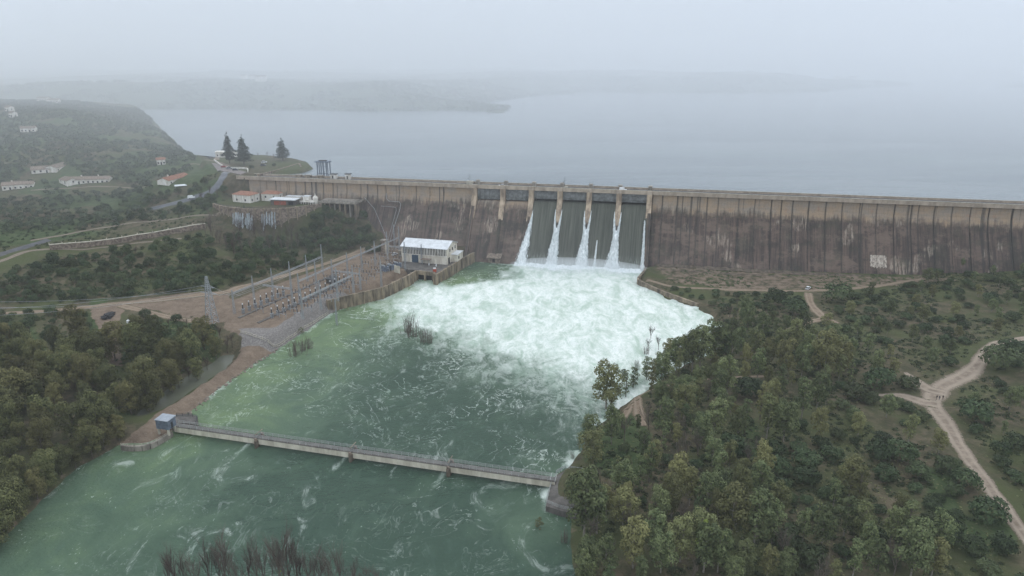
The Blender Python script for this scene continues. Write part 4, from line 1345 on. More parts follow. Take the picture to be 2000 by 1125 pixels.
tag(MB().box(-2.2, 2.2, -0.15, 0.15, 0, 4.2).build('fire_wall', M['paleconcrete'], None, (x, y, YZ), Y_ROT + 1.3), 'pale concrete fire wall beside the transformers', 'wall')
# fence round the near end
fl = [site(470, 650, YZ), site(500, 657, YZ), site(523, 659, YZ), site(540, 656, YZ), site(562, 642, YZ), site(600, 618, YZ), site(640, 593, YZ)]
c = spline(fl, 2.6)
fe = thing('yard_fence', 'low white painted fence round the near corner of the switchyard', 'fence', (*fl[0], 0))
for i, p in enumerate(c):
    MB().box(-0.09, 0.09, -0.09, 0.09, -0.6, 1.5).build('post', M['paleconcrete'], fe, (p[0] - fl[0][0], p[1] - fl[0][1], float(gz(*p))))
for p, q in zip(c[:-1], c[1:]):
    zp, zq = float(gz(*p)), float(gz(*q))
    rl = MB()
    for h in (0.25, 1.15):
        rl.bar((p[0] - fl[0][0], p[1] - fl[0][1], zp + h), (q[0] - fl[0][0], q[1] - fl[0][1], zq + h), 0.12, 0.22 if h < 1 else 0.1)
    rl.build('rail', M['paleconcrete'], fe)
# tall pylon and its lines
x, y, _z = on_ground(415, 632, 6)
py = thing('pylon', 'tall lattice power pylon standing left of the switchyard', 'pylon', (x, y, _z), Y_ROT)
PYH = 23.0
lattice(PYH, 4.2, 0.6, 12, 0.13).build('tower', M['galv'], py)
for k, (z, w) in enumerate([(15.0, 5.0), (18.0, 4.0)]):
    MB().bar((0, -w, z), (0, w, z), 0.2, 0.2).bar((0, -w, z), (0, 0, z + 1.2), 0.12, 0.12).bar((0, w, z), (0, 0, z + 1.2), 0.12, 0.12).build('crossarm', M['galv'], py)
pyl = np.array([x, y, _z])
ca, sa = math.cos(Y_ROT), math.sin(Y_ROT)


def wire(a, b_, sag, label, r=0.045):
    a = np.array(a, float); b_ = np.array(b_, float)
    ts = np.linspace(0, 1, 25)
    pts = [tuple(a + (b_ - a) * t_ - np.array([0, 0, sag * 4 * t_ * (1 - t_)])) for t_ in ts]
    return tag(MB().tube(pts, r, 4, False).build('power_line', M['galv']), label, 'power line', 'power lines crossing the left bank')


arm = []
for z, w in [(15.0, 5.0), (18.0, 4.0)]:
    for sg in (-1, 1):
        arm.append(pyl + np.array([-sa * w * sg, ca * w * sg, z]))
far_l = [(-160, 597, 24), (-160, 620, 24), (-160, 586, 27), (-160, 606, 27)]
wl_ = ['lowest pale power line left of the pylon', 'second lowest power line left of the pylon', 'uppermost power line left of the pylon', 'second highest power line left of the pylon']
for a, f_, lab in zip(arm, far_l, wl_):
    wire(a, (*site(f_[0], f_[1], f_[2]), f_[2]), 3.0, lab)
for k, a in enumerate(arm[:3]):
    wire(a, yard(0, 2.0 + 5 * (k - 1), YZ + 10), 0.8, ['slack line from pylon to nearest gantry corner', 'slack line from pylon to the hillside gantry beam', 'slack line from upper crossarm to the gantry'][k])
for k, v in enumerate((0.0, 2.0, 4.0)):
    wire(yard(-2, v + 1, YZ + 9.5), yard(72, v - 1, YZ + 9.8), 1.2, ['left of three bus wires along the hillside gantry', 'middle of three bus wires along the hillside gantry', 'right of three bus wires along the hillside gantry'][k])

# ================================================================ FOOTBRIDGE
ba = np.array(site(343, 829, 3.2)); bb = np.array(site(1086, 936, 3.2))
BL = float(np.linalg.norm(bb - ba)); B_ROT = math.atan2(bb[1] - ba[1], bb[0] - ba[0])
fb = thing('footbridge', 'long low concrete footbridge with steel railings crossing the green river', 'bridge', (ba[0], ba[1], 0), B_ROT)
cuts = [0.0] + [float(np.dot(np.array(site(px_, py_, 3.2)) - ba, (bb - ba) / BL)) for px_, py_ in ((505, 852), (688, 879), (878, 907))] + [BL]
DARKRAIL = plain('railing_steel', (0.34, 0.35, 0.34), 0.6, 0.15, 1)
M['girder'] = plain('pale_girder_concrete', (0.62, 0.58, 0.48), 0.9, 0.15, 0.4, vert=0.3, dirt=(0.42, 0.38, 0.30))
for i in range(4):
    a, b_ = cuts[i] + 0.15, cuts[i + 1] - 0.15
    MB().box(a, b_, -1.1, -0.7, 0.95, 2.9).box(a, b_, 0.7, 1.1, 0.95, 2.9).build('girder', M['girder'], fb)
    MB().box(a, b_, -1.2, 1.2, 2.902, 3.12).build('deck_slab', M['darkconcrete'], fb)
    n = int((b_ - a) / 2.2)
    for sd_ in (-1.15, 1.15):
        for h in (0.4, 0.75, 1.15):
            MB().box(a, b_, sd_ - 0.035, sd_ + 0.035, 3.15 + h, 3.15 + h + 0.07).build('rail', DARKRAIL, fb)
        for k in range(n + 1):
            x = a + (b_ - a) * k / n
            MB().box(x - 0.05, x + 0.05, sd_ - 0.05, sd_ + 0.05, 3.1, 4.36).build('railing_post', DARKRAIL, fb)
for i in (1, 2, 3):
    x = cuts[i]
    pr = MB().prism([(x - 0.6, -1.8), (x, -2.6), (x + 0.6, -1.8), (x + 0.6, 2.4), (x, 3.2), (x - 0.6, 2.4)], -4, 2.4).build('pier', M['wood'], fb)
    MB().box(x - 0.4, x + 0.4, -2.0, -1.4, 2.402, 3.3).box(x - 0.4, x + 0.4, 1.4, 2.4, 2.402, 3.6).build('pier_head', M['stone'], pr)
    MB().box(x - 0.12, x + 0.12, -1.6, 2.6, 4.5, 4.65).build('cross_beam', M['stone'], pr)
# left abutment with gauge hut
hx, hy = site(326, 838, 3.0)
M['hutroof'] = plain('grey_hut_roof', (0.30, 0.33, 0.37), 0.6, 0.15, 0.6)
hut = thing('gauge_hut', 'grey-blue metal gauge hut on concrete feet at the bridge end', 'hut', (hx, hy, 2.3), B_ROT)
for x in (-1.9, 1.9):
    for y in (-1.5, 1.5):
        MB().box(x - 0.3, x + 0.3, y - 0.3, y + 0.3, -0.6, 1.6).build('foot', M['paleconcrete'], hut)
MB().box(-2.4, 2.4, -1.9, 1.9, 1.602, 4.8).build('cabin', M['bluesteel'], hut)
MB().hexa([(-2.6, -2.1, 4.802), (2.6, -2.1, 4.802), (2.6, 2.1, 4.802), (-2.6, 2.1, 4.802), (-2.6, -2.1, 4.95), (2.6, -2.1, 4.95), (2.6, 2.1, 5.25), (-2.6, 2.1, 5.25)]).build('roof', M['hutroof'], hut)
for k in range(9):
    MB().box(-2.3 + k * 0.55, -2.22 + k * 0.55, -1.96, -1.902, 1.7, 4.7).build('wall_rib', M['bluesteel'], hut)
MB().box(2.402, 2.45, -0.6, 0.4, 1.7, 3.8).build('door', M['darksteel'], hut)
ab = [site(*a, 2.5) for a in [(338, 832), (352, 828), (384, 829), (386, 815), (368, 810), (345, 812), (330, 822)]]
tag(MB().prism(ab, -2.5, 2.85).build('bridge_abutment', M['darkconcrete']), 'dark concrete abutment platform at the left end of the footbridge', 'abutment')


def railing(line, z, label, mat, rails=(0.35, 0.75, 1.1), cat='railing', closed=False):
    t = thing('railing', label, cat, (*line[0], z))
    for p, q in zip(line[:-1], line[1:]):
        p = np.array(p) - np.array(line[0]); q = np.array(q) - np.array(line[0])
        ln = np.linalg.norm(q - p); n = max(1, int(ln / 1.8))
        for k in range(n + 1):
            e = p + (q - p) * k / n
            MB().box(-0.06, 0.06, -0.06, 0.06, 0, rails[-1] + 0.06).build('post', mat, t, (e[0], e[1], 0))
        rb = MB()
        for h in rails: rb.bar((p[0], p[1], h), (q[0], q[1], h), 0.07, 0.09)
        rb.build('rail', mat, t)
    return t


railing([site(*a, 2.9) for a in [(345, 813), (368, 811), (385, 816), (383, 828)]], 2.85, 'dark railing round the upstream platform beside the gauge hut', M['darksteel'])
lv = [site(*a, 2.0) for a in [(236, 868), (262, 870), (292, 866), (318, 853), (336, 842)]]
railing(lv, 1.7, 'pale rail along the tip of the left dirt bank', M['paleconcrete'], (0.3, 0.7))
wt = thing('bank_wall', 'low concrete wall round the tip of the left dirt bank', 'wall', (*lv[0], 0))
wall_run(lv, wt, -3, 1.75, 0.8, M['concrete'], False, lv[0], 4.0)
# right abutment
ra = [site(*a, 2.6) for a in [(1076, 944), (1084, 926), (1104, 916), (1140, 922), (1152, 950), (1140, 985), (1126, 1001), (1092, 992), (1066, 984)]]
tag(MB().prism(ra, -3, 1.9).build('bridge_abutment', M['darkconcrete']), 'dark rubble-strewn abutment platform at the right end of the footbridge', 'abutment')
railing([site(*a, 1.9) for a in [(1140, 921), (1104, 915), (1086, 925)]], 1.9, 'pale railing on the upstream edge of the right bridge platform', M['galv'])
railing([site(*a, 1.9) for a in [(1078, 942), (1066, 982), (1092, 993), (1126, 1000)]], 1.9, 'pale railing on the downstream edge of the right bridge platform', DARKRAIL)
x, y = site(1081, 940, 1.9)
st = thing('access_stair', 'short pale steel stair at the right end of the footbridge', 'stair', (x, y, 1.9), B_ROT)
for k in range(5):
    MB().box(-0.7, 0.7, -1.8 + k * 0.5, -1.35 + k * 0.5, k * 0.22, k * 0.22 + 0.08).build('tread', M['galv'], st)
MB().bar((-0.75, -1.9, 0.9), (-0.75, 0.9, 2.1), 0.08, 0.12).bar((0.75, -1.9, 0.9), (0.75, 0.9, 2.1), 0.08, 0.12).build('handrail', M['whitecap'], st)

# ================================================================ HOUSES
def house(name, label, loc, rot, L, W, eave, rise, wall='white', roof='oldtile', wins=4, doors=1, chim=1, hip=0.0, group=None, sidewin=1, arch=False, base=1.5):
    h = thing(name, label, 'house', loc, rot, group)
    if hip:
        MB().box(0, L, 0, W, -base, eave).build('wall', M[wall], h)
        b = MB(); o = 0.5
        v = [(-o, -o, eave), (L + o, -o, eave), (L + o, W + o, eave), (-o, W + o, eave), (hip, W / 2, eave + rise), (L - hip, W / 2, eave + rise)]
        b.add(v, [(0, 1, 5, 4), (1, 2, 5), (2, 3, 4, 5), (3, 0, 4), (3, 2, 1, 0)])
        r = b.build('roof', M[roof], h, (0, 0, 0.003))
    else:
        MB().extrude_x([(0, -base), (0, eave), (W / 2, eave + rise - 0.15), (W, eave), (W, -base)], 0, L).build('wall', M[wall], h)
        b = MB(); o = 0.45; k = rise / (W / 2)
        for s0, s1 in ((-o, W / 2), (W + o, W / 2)):
            z0 = eave - o * k + 0.1; z1 = eave + rise + 0.1
            pts = [(-o, s0, z0), (L + o, s0, z0), (L + o, s1, z1), (-o, s1, z1)]
            if s0 > s1: pts = pts[::-1]
            b.hexa(pts + [(p[0], p[1], p[2] + 0.16) for p in pts])
        r = b.build('roof', M[roof], h)
        for q in range(int(L / 1.2)):
            rb = MB(); x = 0.2 + q * 1.2
            rb.bar((x, -o, eave - o * k + 0.3), (x, W / 2, eave + rise + 0.3), 0.22, 0.12)
            rb.build('tile_row', M[roof], r)
    for q in range(chim):
        MB().box(L * (0.3 + 0.4 * q) - 0.4, L * (0.3 + 0.4 * q) + 0.4, W * 0.55, W * 0.55 + 0.7, eave, eave + rise + 1.1).build('chimney', M[wall], r)
    n = wins + doors
    for q in range(n):
        x = L * (q + 0.5) / n
        if doors and q % max(1, n // doors) == (n // doors) // 2 and q // max(1, n // doors) < doors:
            MB().box(x - 0.55, x + 0.55, -0.06, 0.04, 0, 2.2).build('door', M['darkdoor'], h)
        else:
            w = MB().box(x - 0.6, x + 0.6, -0.05, 0.04, 1.0, 2.3).build('window', M['glass'], h)
            MB().box(x - 0.7, x + 0.7, -0.14, -0.052, 0.85, 0.998).build('sill', M['white'], w)
    for q in range(sidewin):
        y = W * (q + 0.5) / sidewin
        MB().box(L - 0.04, L + 0.05, y - 0.5, y + 0.5, 1.0, 2.3).build('window', M['glass'], h)
    return h


def at_ground(px_, py_, z0):
    x, y, z = on_ground(px_, py_, z0)
    return (x, y, z)


def house_at(pl, pr, z0, **kw):
    """house whose front left and front right corners stand under two photo pixels"""
    a = at_ground(*pl, z0); b_ = site(*pr, a[2])
    kw['rot'] = math.atan2(b_[1] - a[1], b_[0] - a[0]); kw['L'] = math.hypot(b_[0] - a[0], b_[1] - a[1]); kw['loc'] = (a[0], a[1], a[2] + 0.1)
    return house(**kw)


house_at((132, 361), (214, 359), 31, name='farmhouse', label='long white farmhouse with seven windows, rightmost of the left hillside row', W=8, eave=3.4, rise=1.7, wins=7, doors=2, chim=2, group='white houses on the left hillside')
house_at((116, 357), (131, 361), 31, name='barn', label='low tiled barn joined to the left of the long farmhouse', W=9, eave=2.6, rise=1.5, wins=1, doors=1, chim=0)
house_at((5, 373), (67, 369), 29, name='farmhouse', label='white farmhouse with dark openings at the left picture edge', W=9, eave=3.6, rise=1.8, wins=4, doors=2, chim=1, group='white houses on the left hillside')
house_at((62, 340), (110, 337), 35, name='farmhouse', label='low white farmhouse with long grey tiled roof, upper one of two', W=11, eave=2.8, rise=2.0, wins=3, doors=1, chim=0, group='white houses on the left hillside')
house_at((111, 337), (140, 329), 35, name='farmhouse', label='white farmhouse wing with black doors behind the long farmhouse', W=9, eave=3.4, rise=1.8, wins=2, doors=2, chim=0, group='white houses on the left hillside')
house_at((307, 323), (324, 322), 41, name='cottage', label='small white cottage with reddish roof alone on the hillside', W=6, eave=4.2, rise=1.2, wins=2, doors=1, chim=0, roof='tile')
house_at((330, 363), (372, 352), 36, name='roadside_house', label='low white roadside house with dull red roof below the parking', W=9, eave=3.4, rise=1.8, wins=3, doors=1, chim=1, roof='tile')
a = at_ground(342, 371, 34)
aw = thing('awning', 'pale sheet metal awning in front of the roadside house', 'awning', a, 0.5)
MB().hexa([(0, 0, 2.4), (8, 0, 2.4), (8, 3.2, 3.0), (0, 3.2, 3.0), (0, 0, 2.5), (8, 0, 2.5), (8, 3.2, 3.1), (0, 3.2, 3.1)]).build('roof', M['metalroof'], aw)
for x in (0.3, 7.7):
    MB().box(x - 0.08, x + 0.08, 0.2, 0.36, -1, 2.4).build('post', M['galv'], aw)
house_at((455, 394), (488, 397), 30, name='villa', label='white villa with hipped red tile roof below the left dam end', W=10, eave=5.0, rise=1.9, wins=2, doors=0, chim=0, hip=3.5, roof='tile', sidewin=2)
x, y = dam_w(22, 13)
h2 = house('villa', 'small white villa with arched door behind the larger villa', (x, y, 31.2), DAM_ROT, 12, 7, 3.6, 1.8, wins=1, doors=1, chim=0, hip=2.5, roof='tile')
x, y = dam_w(38, 8)
cpo = thing('carport', 'long pale-roofed carport against the foot of the dam', 'carport', (x, y, 30.4), DAM_ROT)
MB().box(0, 11, -2.5, 2.5, 2.6, 2.85).build('roof', M['metalroof'], cpo)
for q in range(4):
    MB().box(0.2 + q * 3.5, 0.4 + q * 3.5, -2.4, -2.2, -0.6, 2.6).build('post', M['galv'], cpo)
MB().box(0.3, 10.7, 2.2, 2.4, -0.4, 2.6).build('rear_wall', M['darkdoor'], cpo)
x, y = dam_w(35, 24)
ga = thing('garage', 'dark flat-roofed garage with faded red doors above the waterfalls', 'garage', (x, y, 29.6), DAM_ROT + 0.05)
MB().box(0, 17, 0, 7, -1.5, 3.8).build('wall', M['darkconcrete'], ga)
MB().box(-0.6, 17.6, -1.2, 7.4, 3.802, 4.15).build('roof', M['metalroof'], ga)
for q in range(2):
    MB().box(2.4 + q * 4.4, 6.4 + q * 4.4, -0.12, 0.02, 0, 3.0).build('door', M['redbrick'], ga)
MB().box(12.5, 15.8, -0.1, 0.02, 0.6, 2.6).build('opening', M['darkdoor'], ga)
x, y = dam_w(36, 15)
tag(MB().box(0, 16, 0, 6, -1, 2.6).box(-0.3, 16.3, -0.3, 6.3, 2.602, 2.9).build('store_block', M['concrete'], None, (x, y, 30.3), DAM_ROT), 'long low concrete store block between garage and carport', 'building')
x, y = dam_w(53, 16)
bal = thing('balcony_house', 'white pavilion with balustraded balcony at the foot of the dam', 'house', (x, y, 31.5), DAM_ROT)
MB().box(0, 9, 0, 5, -6, -0.2).build('base', M['concrete'], bal)
for q in range(6):
    MB().box(0.2 + q * 1.7, 0.6 + q * 1.7, -1.9, -1.5, -6, -0.2).build('column', M['white'], bal)
MB().box(-0.4, 9.4, -2.2, 5, -0.198, 0.15).build('balcony_floor', M['white'], bal)
for q in range(16):
    MB().box(-0.3 + q * 0.63, -0.1 + q * 0.63, -2.1, -1.95, 0.152, 1.1).build('baluster', M['white'], bal)
MB().box(-0.4, 9.4, -2.2, -1.85, 1.102, 1.3).build('handrail', M['white'], bal)
MB().box(0.5, 4.5, 1, 5, 0.152, 3.0).build('cabin', M['white'], bal)
MB().box(0.2, 4.8, 0.7, 5.3, 3.002, 3.25).build('cabin_roof', M['metalroof'], bal)
x, y = dam_w(62, 14)
cu = thing('cupola', 'small white round cupola with pointed top beside the balcony pavilion', 'cupola', (x, y, 31.0))
MB().tube([(0, 0, -8), (0, 0, 2.2), (0, 0, 2.3), (0, 0, 2.9), (0, 0, 3.9), (0, 0, 4.4), (0, 0, 6.2)], [1.7, 1.7, 1.9, 1.8, 1.1, 0.35, 0.05], 12).build('drum', M['white'], cu, smooth_shade=False)
x, y = dam_w(64, 2)
pf = thing('valve_platform', 'concrete valve platform on tall ribs against the left dam face', 'platform', (x, y, 0), DAM_ROT)
MB().box(0, 27, -13, 0.0, 30.6, 31.6).build('slab', M['concrete'], pf)
for q in range(8):
    MB().box(0.6 + q * 3.55, 1.5 + q * 3.55, -12.6, -1, 10, 30.598).build('rib', M['quaywall'] if q % 3 else M['concrete'], pf)
MB().box(0, 27, -3.2, -2.9, 8, 30.598).build('rear_wall', M['darkconcrete'], pf)
railing([dam_w(64.3, 14.6), dam_w(90.6, 14.6), dam_w(90.6, 4)], 31.6, 'dark railing round the valve platform', M['darksteel'])
# terrace wall with the two waterfalls
tl = [dam_w(*a) for a in [(-2, 31), (6, 36), (14, 39.5), (24, 41.2), (34, 41.2), (44, 38), (52, 33.5), (60, 25), (67, 16)]]
tw_ = thing('terrace_wall', 'dark stone terrace wall under the villa and garage', 'wall', (*tl[0], 0))
wall_run(tl, tw_, 13.0, 30.6, 1.2, M['stone'], True, tl[0], 5.0)
railing([dam_w(*a) for a in [(0, 33), (14, 39.0), (24, 40.8), (34, 40.8), (44, 37.6), (52, 33)]], 30.6, 'dark railing along the edge of the villa terrace', M['darksteel'], (0.5, 1.0))


M['veil'] = plain('thin_falling_water', (0.42, 0.46, 0.48), 0.6, 0.3, 1.2, vert=0.2)


def cascade(sa_, sb_, top, tongues, label, seed):
    R = random.Random(seed)
    VV = []; FF = []; base = 0
    for _ in range(tongues):
        k = R.random()
        s_ = sa_ + (sb_ - sa_) * k
        tt_ = float(np.interp(s_, [-2, 6, 14, 24, 34, 44, 52, 60], [31, 36, 39.5, 41.2, 41.2, 38, 33.5, 25])) + 1.0
        w = R.uniform(0.12, 0.55); drop = R.uniform(4, 12.5); top_ = top - R.choice([0, 0, 0.5, 1.5, 3.0, 4.0])
        rows_ = 14; nx_ = 7
        for i in range(rows_):
            q = i / (rows_ - 1)
            z = top_ - drop * q; out = 1.2 * math.sqrt(q) * R.uniform(0.9, 1.1) + 0.3 * q
            ww = w * (0.5 + 1.3 * q) * R.uniform(0.6, 1.3) * (1 if q < 0.85 else 0.5)
            for j in range(nx_):
                u = j / (nx_ - 1) * 2 - 1
                VV.append((s_ + u * ww, -(tt_ + out + 0.35 * (1 - u * u)), z + R.uniform(-.1, .1)))
        FF.append(grid_faces(nx_, rows_)[:, ::-1] + base); base += rows_ * nx_
    me = np_mesh('waterfall', np.array(VV), np.concatenate(FF), True)
    return tag(obj('waterfall', me, M['veil'], None, (DO[0], DO[1], 0), DAM_ROT), label, 'waterfall', 'waterfalls under the villa terrace')


cascade(18, 32, 28.0, 30, 'wide white waterfall veil left of the dark cypress gap', 4)
cascade(38, 46, 29.0, 14, 'narrow curved white waterfall below the red garage doors', 6)

# ================================================================ CREST FITTINGS AND LAKESIDE
x, y = dam_w(49, -17)
ig = thing('intake_gantry', 'blue-grey four-legged intake gantry standing in the lake behind the dam', 'gantry', (x, y, 36), DAM_ROT)
for q in (0, 2.9, 5.2, 8.2):
    MB().bar((q, 0, 0), (q + (0.3 if q < 4 else -0.3), 0, 16.6), 0.6, 0.6).bar((q, 3.5, 0), (q, 3.5, 16.6), 0.55, 0.55).build('leg', M['bluesteel'], ig)
MB().box(-0.9, 9.1, -1.2, 4.6, 16.602, 17.4).build('platform', M['bluesteel'], ig)
MB().box(1.5, 6.5, 0.2, 3.0, 17.402, 18.0).build('hoist', M['darksteel'], ig)
MB().bar((0, 0, 9), (8.2, 0, 9), 0.3, 0.4).bar((0, 0, 14), (8.2, 0, 14), 0.3, 0.4).build('brace', M['bluesteel'], ig)
for k, (s_, w, h, lab) in enumerate([(63, 4.4, 3.0, 'small white kiosk with dark flat roof beside the intake gantry'), (74, 3.4, 3.4, 'narrow white kiosk with dark roof on the dam crest')]):
    x, y = dam_w(s_, -9.2)
    kk = thing('kiosk', lab, 'kiosk', (x, y, 43.05), DAM_ROT)
    MB().box(0, w, -1.2, 1.2, 0, h).build('wall', M['white'], kk)
    MB().box(-0.4, w + 0.4, -1.6, 1.6, h + 0.002, h + 0.4).build('roof', M['darksteel'], kk)
    MB().box(w * 0.3, w * 0.3 + 0.9, -1.26, -1.202, 0.2, 2.2).build('door', M['darkdoor'], kk)
for k, s_ in enumerate((39, 46, 55)):
    x, y = dam_w(s_, -9.0)
    cb = thing('valve_cabinet', ['ochre valve cabinet on the crest, leftmost of three', 'ochre valve cabinet on the crest, middle of three', 'ochre valve cabinet on the crest, next to the kiosk'][k], 'cabinet', (x, y, 43.05), DAM_ROT)
    MB().box(-2.0, 2.0, -1, 1, 0, 1.7).build('body', M['quaywall'], cb)
    MB().box(-2.2, 2.2, -1.2, 1.2, 1.702, 1.95).build('lid', M['concrete'], cb)
for s_, lab in ((162, 'antenna mast on a pale hut behind the left end of the spillway'), (225, 'thin antenna mast above the middle spillway piers')):
    x, y = dam_w(s_, -8.6)
    am = thing('antenna_mast', lab, 'mast', (x, y, 43.05), DAM_ROT)
    MB().box(-2.2, 2.2, -0.9, 0.9, 0, 1.8 if s_ == 162 else 0.6).build('base', M['paleconcrete'], am)
    MB().tube([(0, 0, 0.5), (0, 0, 7.0)], [0.14, 0.08], 6).build('pole', M['darksteel'], am)
    MB().bar((-1.3, 0, 4.4), (1.3, 0, 4.4), 0.12, 0.12).bar((-0.9, 0, 5.4), (0.9, 0, 5.4), 0.1, 0.1).box(-1.2, -0.7, -0.1, 0.1, 3.0, 3.6).build('crossarm', M['darksteel'], am)
x, y, z = (*site(421, 306, 45), 44.4)
rs = house('lakeside_bar', 'white lakeside bar with flat roof behind the tallest conifers', (x, y, z), -0.15, 15, 8, 4.2, 0.6, wins=3, doors=1, chim=0, roof='white')
wl_pts = [site(*a, 45) for a in [(418, 312), (432, 322), (445, 327), (460, 328), (482, 329), (484, 335)]]
pw = thing('parking_wall', 'low white curved wall between the parking and the conifer garden', 'wall', (*wl_pts[0], 0))
wall_run(wl_pts, pw, 43.6, 45.5, 0.5, M['white'], False, wl_pts[0], 3.0)
lw = [site(505, 342, 44), site(530, 336, 44), site(556, 329, 44), site(574, 323, 44), site(584, 321, 44), site(588, 327, 44)]
lk = thing('lakeside_wall', 'dark stone wall holding the rounded lakeside garden', 'wall', (*lw[0], 0))
wall_run(lw, lk, 36, 44.7, 1.0, M['stone'], True, lw[0], 4.0)
tag(MB().prism([site(*a, 44.6) for a in [(413, 318), (428, 320), (442, 329), (470, 333), (482, 336), (470, 341), (446, 336), (425, 334)]], 43.0, 44.72).build('parking_lot', M['gravel_lot']), kind='structure')

# stone wall with white posts below the olive groves
rwl = [at_ground(*a, 17)[:2] for a in [(98, 488), (150, 484), (210, 478), (270, 468), (330, 458), (402, 446)]]
rw = thing('road_wall', 'long brown stone retaining wall with a row of white posts along the hillside road', 'wall', (*rwl[0], 0))
c = spline(rwl, 6.0)
for i, (p, q) in enumerate(zip(c[:-1], c[1:])):
    zp, zq = float(gz(*p)), float(gz(*q))
    d = (q - p) / np.linalg.norm(q - p); nn = np.array([-d[1], d[0]]) * 0.5
    p_ = p - rwl[0]; q_ = q - rwl[0]
    MB().hexa([(*(p_ - nn + d * .05), zp - 2), (*(q_ - nn - d * .05), zq - 2), (*(q_ + nn - d * .05), zq - 2), (*(p_ + nn + d * .05), zp - 2), (*(p_ - nn + d * .05), zp + 3.0), (*(q_ - nn - d * .05), zq + 3.0), (*(q_ + nn - d * .05), zq + 3.0), (*(p_ + nn + d * .05), zp + 3.0)]).build('wall_slab', M['stone'], rw)
    MB().hexa([(*(p_ - nn * 1.3), zp + 3.002), (*(q_ - nn * 1.3), zq + 3.002), (*(q_ + nn * 1.3), zq + 3.002), (*(p_ + nn * 1.3), zp + 3.002), (*(p_ - nn * 1.3), zp + 3.3), (*(q_ - nn * 1.3), zq + 3.3), (*(q_ + nn * 1.3), zq + 3.3), (*(p_ + nn * 1.3), zp + 3.3)]).build('coping', M['paleconcrete'], rw)
    MB().box(p_[0] - 0.18, p_[0] + 0.18, p_[1] - 0.18, p_[1] + 0.18, zp + 3.3, zp + 4.2).build('guard_post', M['paleconcrete'], rw)

# heap, trailer and rubble left of the yard
x, y, z = on_ground(211, 617, 7)
R = np.random.default_rng(2)
me = bpy.data.meshes.new('rubble_heap'); bm = bmesh.new()
bmesh.ops.create_icosphere(bm, subdivisions=4, radius=1)
for v in bm.verts:
    k = 0.35 + 1.1 * float(fbm(np.array(v.co.x * 3 + 5), np.array(v.co.y * 3 + v.co.z * 2), 4, 0.75))
    v.co = Vector((v.co.x * 2.8 * k, v.co.y * 5.4 * k, max(-0.3, v.co.z * 1.3 * k)))
bm.to_mesh(me); bm.free()
tag(obj('rubble_heap', me, M['blacktarp'], None, (x, y, z), 0.2), 'black heap of rubble at the top of the farm track', 'heap')
x, y, z = on_ground(258, 634, 6)
tr_ = thing('trailer', 'small white box trailer on the grass beside the farm track', 'trailer', (x, y, z), 0.15)
MB().box(-1.9, 1.9, -1.0, 1.0, 0.5, 2.3).build('box', M['carwhite'], tr_)
for sx in (-0.6, 0.6):
    for sy in (-1.0, 1.0):
        MB().tube([(sx, sy - 0.1, 0.35), (sx, sy + 0.1, 0.35)], 0.35, 10).build('wheel', M['rubber'], tr_)
MB().bar((-1.9, 0, 0.5), (-3.4, 0, 0.45), 0.12, 0.1).build('drawbar', M['darksteel'], tr_)
x, y, z = on_ground(236, 638, 6)
tag(MB().box(-3.2, 3.2, -0.9, 0.9, 0, 0.5).box(-2.4, 2.0, -0.6, 0.7, 0.502, 0.9).build('timber_stack', M['wood'], None, (x, y, z), 0.1), 'flat stack of grey timber left of the white trailer', 'timber stack')


# ================================================================ CARS AND WALKERS
def car(label, loc, rot, paint, van=False):
    t = thing('parked_car', label, 'car', loc, rot, 'cars around the dam')
    L = 4.6 if van else 4.2; hb, ht = (1.05, 2.1) if van else (0.85, 1.45)
    MB().extrude_x([(-0.86, 0.32), (-0.9, 0.6), (-0.82, hb), (0.82, hb), (0.9, 0.6), (0.86, 0.32)], -L / 2, L / 2).build('body', M[paint], t)
    b = MB(); x0, x1, x2, x3 = (-L / 2 + 0.05, L / 2 - 0.9, -L / 2 + 0.2, L / 2 - 1.5) if van else (-L / 2 + 0.25, L / 2 - 1.05, -L / 2 + 0.75, L / 2 - 1.75)
    b.hexa([(x0, -0.8, hb + .002), (x1, -0.8, hb + .002), (x1, 0.8, hb + .002), (x0, 0.8, hb + .002), (x2, -0.66, ht), (x3, -0.66, ht), (x3, 0.66, ht), (x2, 0.66, ht)])
    cab = b.build('cabin', M['glass'] if not van else M[paint], t)
    MB().hexa([(x2 - .05, -0.7, ht + .002), (x3 + .05, -0.7, ht + .002), (x3 + .05, 0.7, ht + .002), (x2 - .05, 0.7, ht + .002), (x2, -0.64, ht + .07), (x3, -0.64, ht + .07), (x3, 0.64, ht + .07), (x2, 0.64, ht + .07)]).build('roof', M[paint], t)
    if van:
        MB().hexa([(x1 - .02, -0.7, hb + .1), (x1 + .03, -0.7, hb + .1), (x1 + .03, 0.7, hb + .1), (x1 - .02, 0.7, hb + .1), (x3 + .02, -0.6, ht - .1), (x3 + .1, -0.6, ht - .1), (x3 + .1, 0.6, ht - .1), (x3 + .02, 0.6, ht - .1)]).build('windscreen', M['glass'], t)
    for sx in (-L / 2 + 0.8, L / 2 - 0.8):
        for sy in (-0.82, 0.82):
            w = MB().tube([(sx, sy - 0.11, 0.33), (sx, sy + 0.11, 0.33)], 0.33, 10).build('wheel', M['rubber'], t)
            MB().tube([(sx, sy - 0.12, 0.33), (sx, sy + 0.12, 0.33)], 0.18, 8).build('rim', M['galv'], w)
    for sy in (-0.62, 0.62):
        MB().box(L / 2, L / 2 + 0.03, sy - 0.16, sy + 0.16, 0.6, 0.75).build('headlight', M['whitecap'], t)
    return t


def lot(px_, py_, z):
    return (*site(px_, py_, z), z)


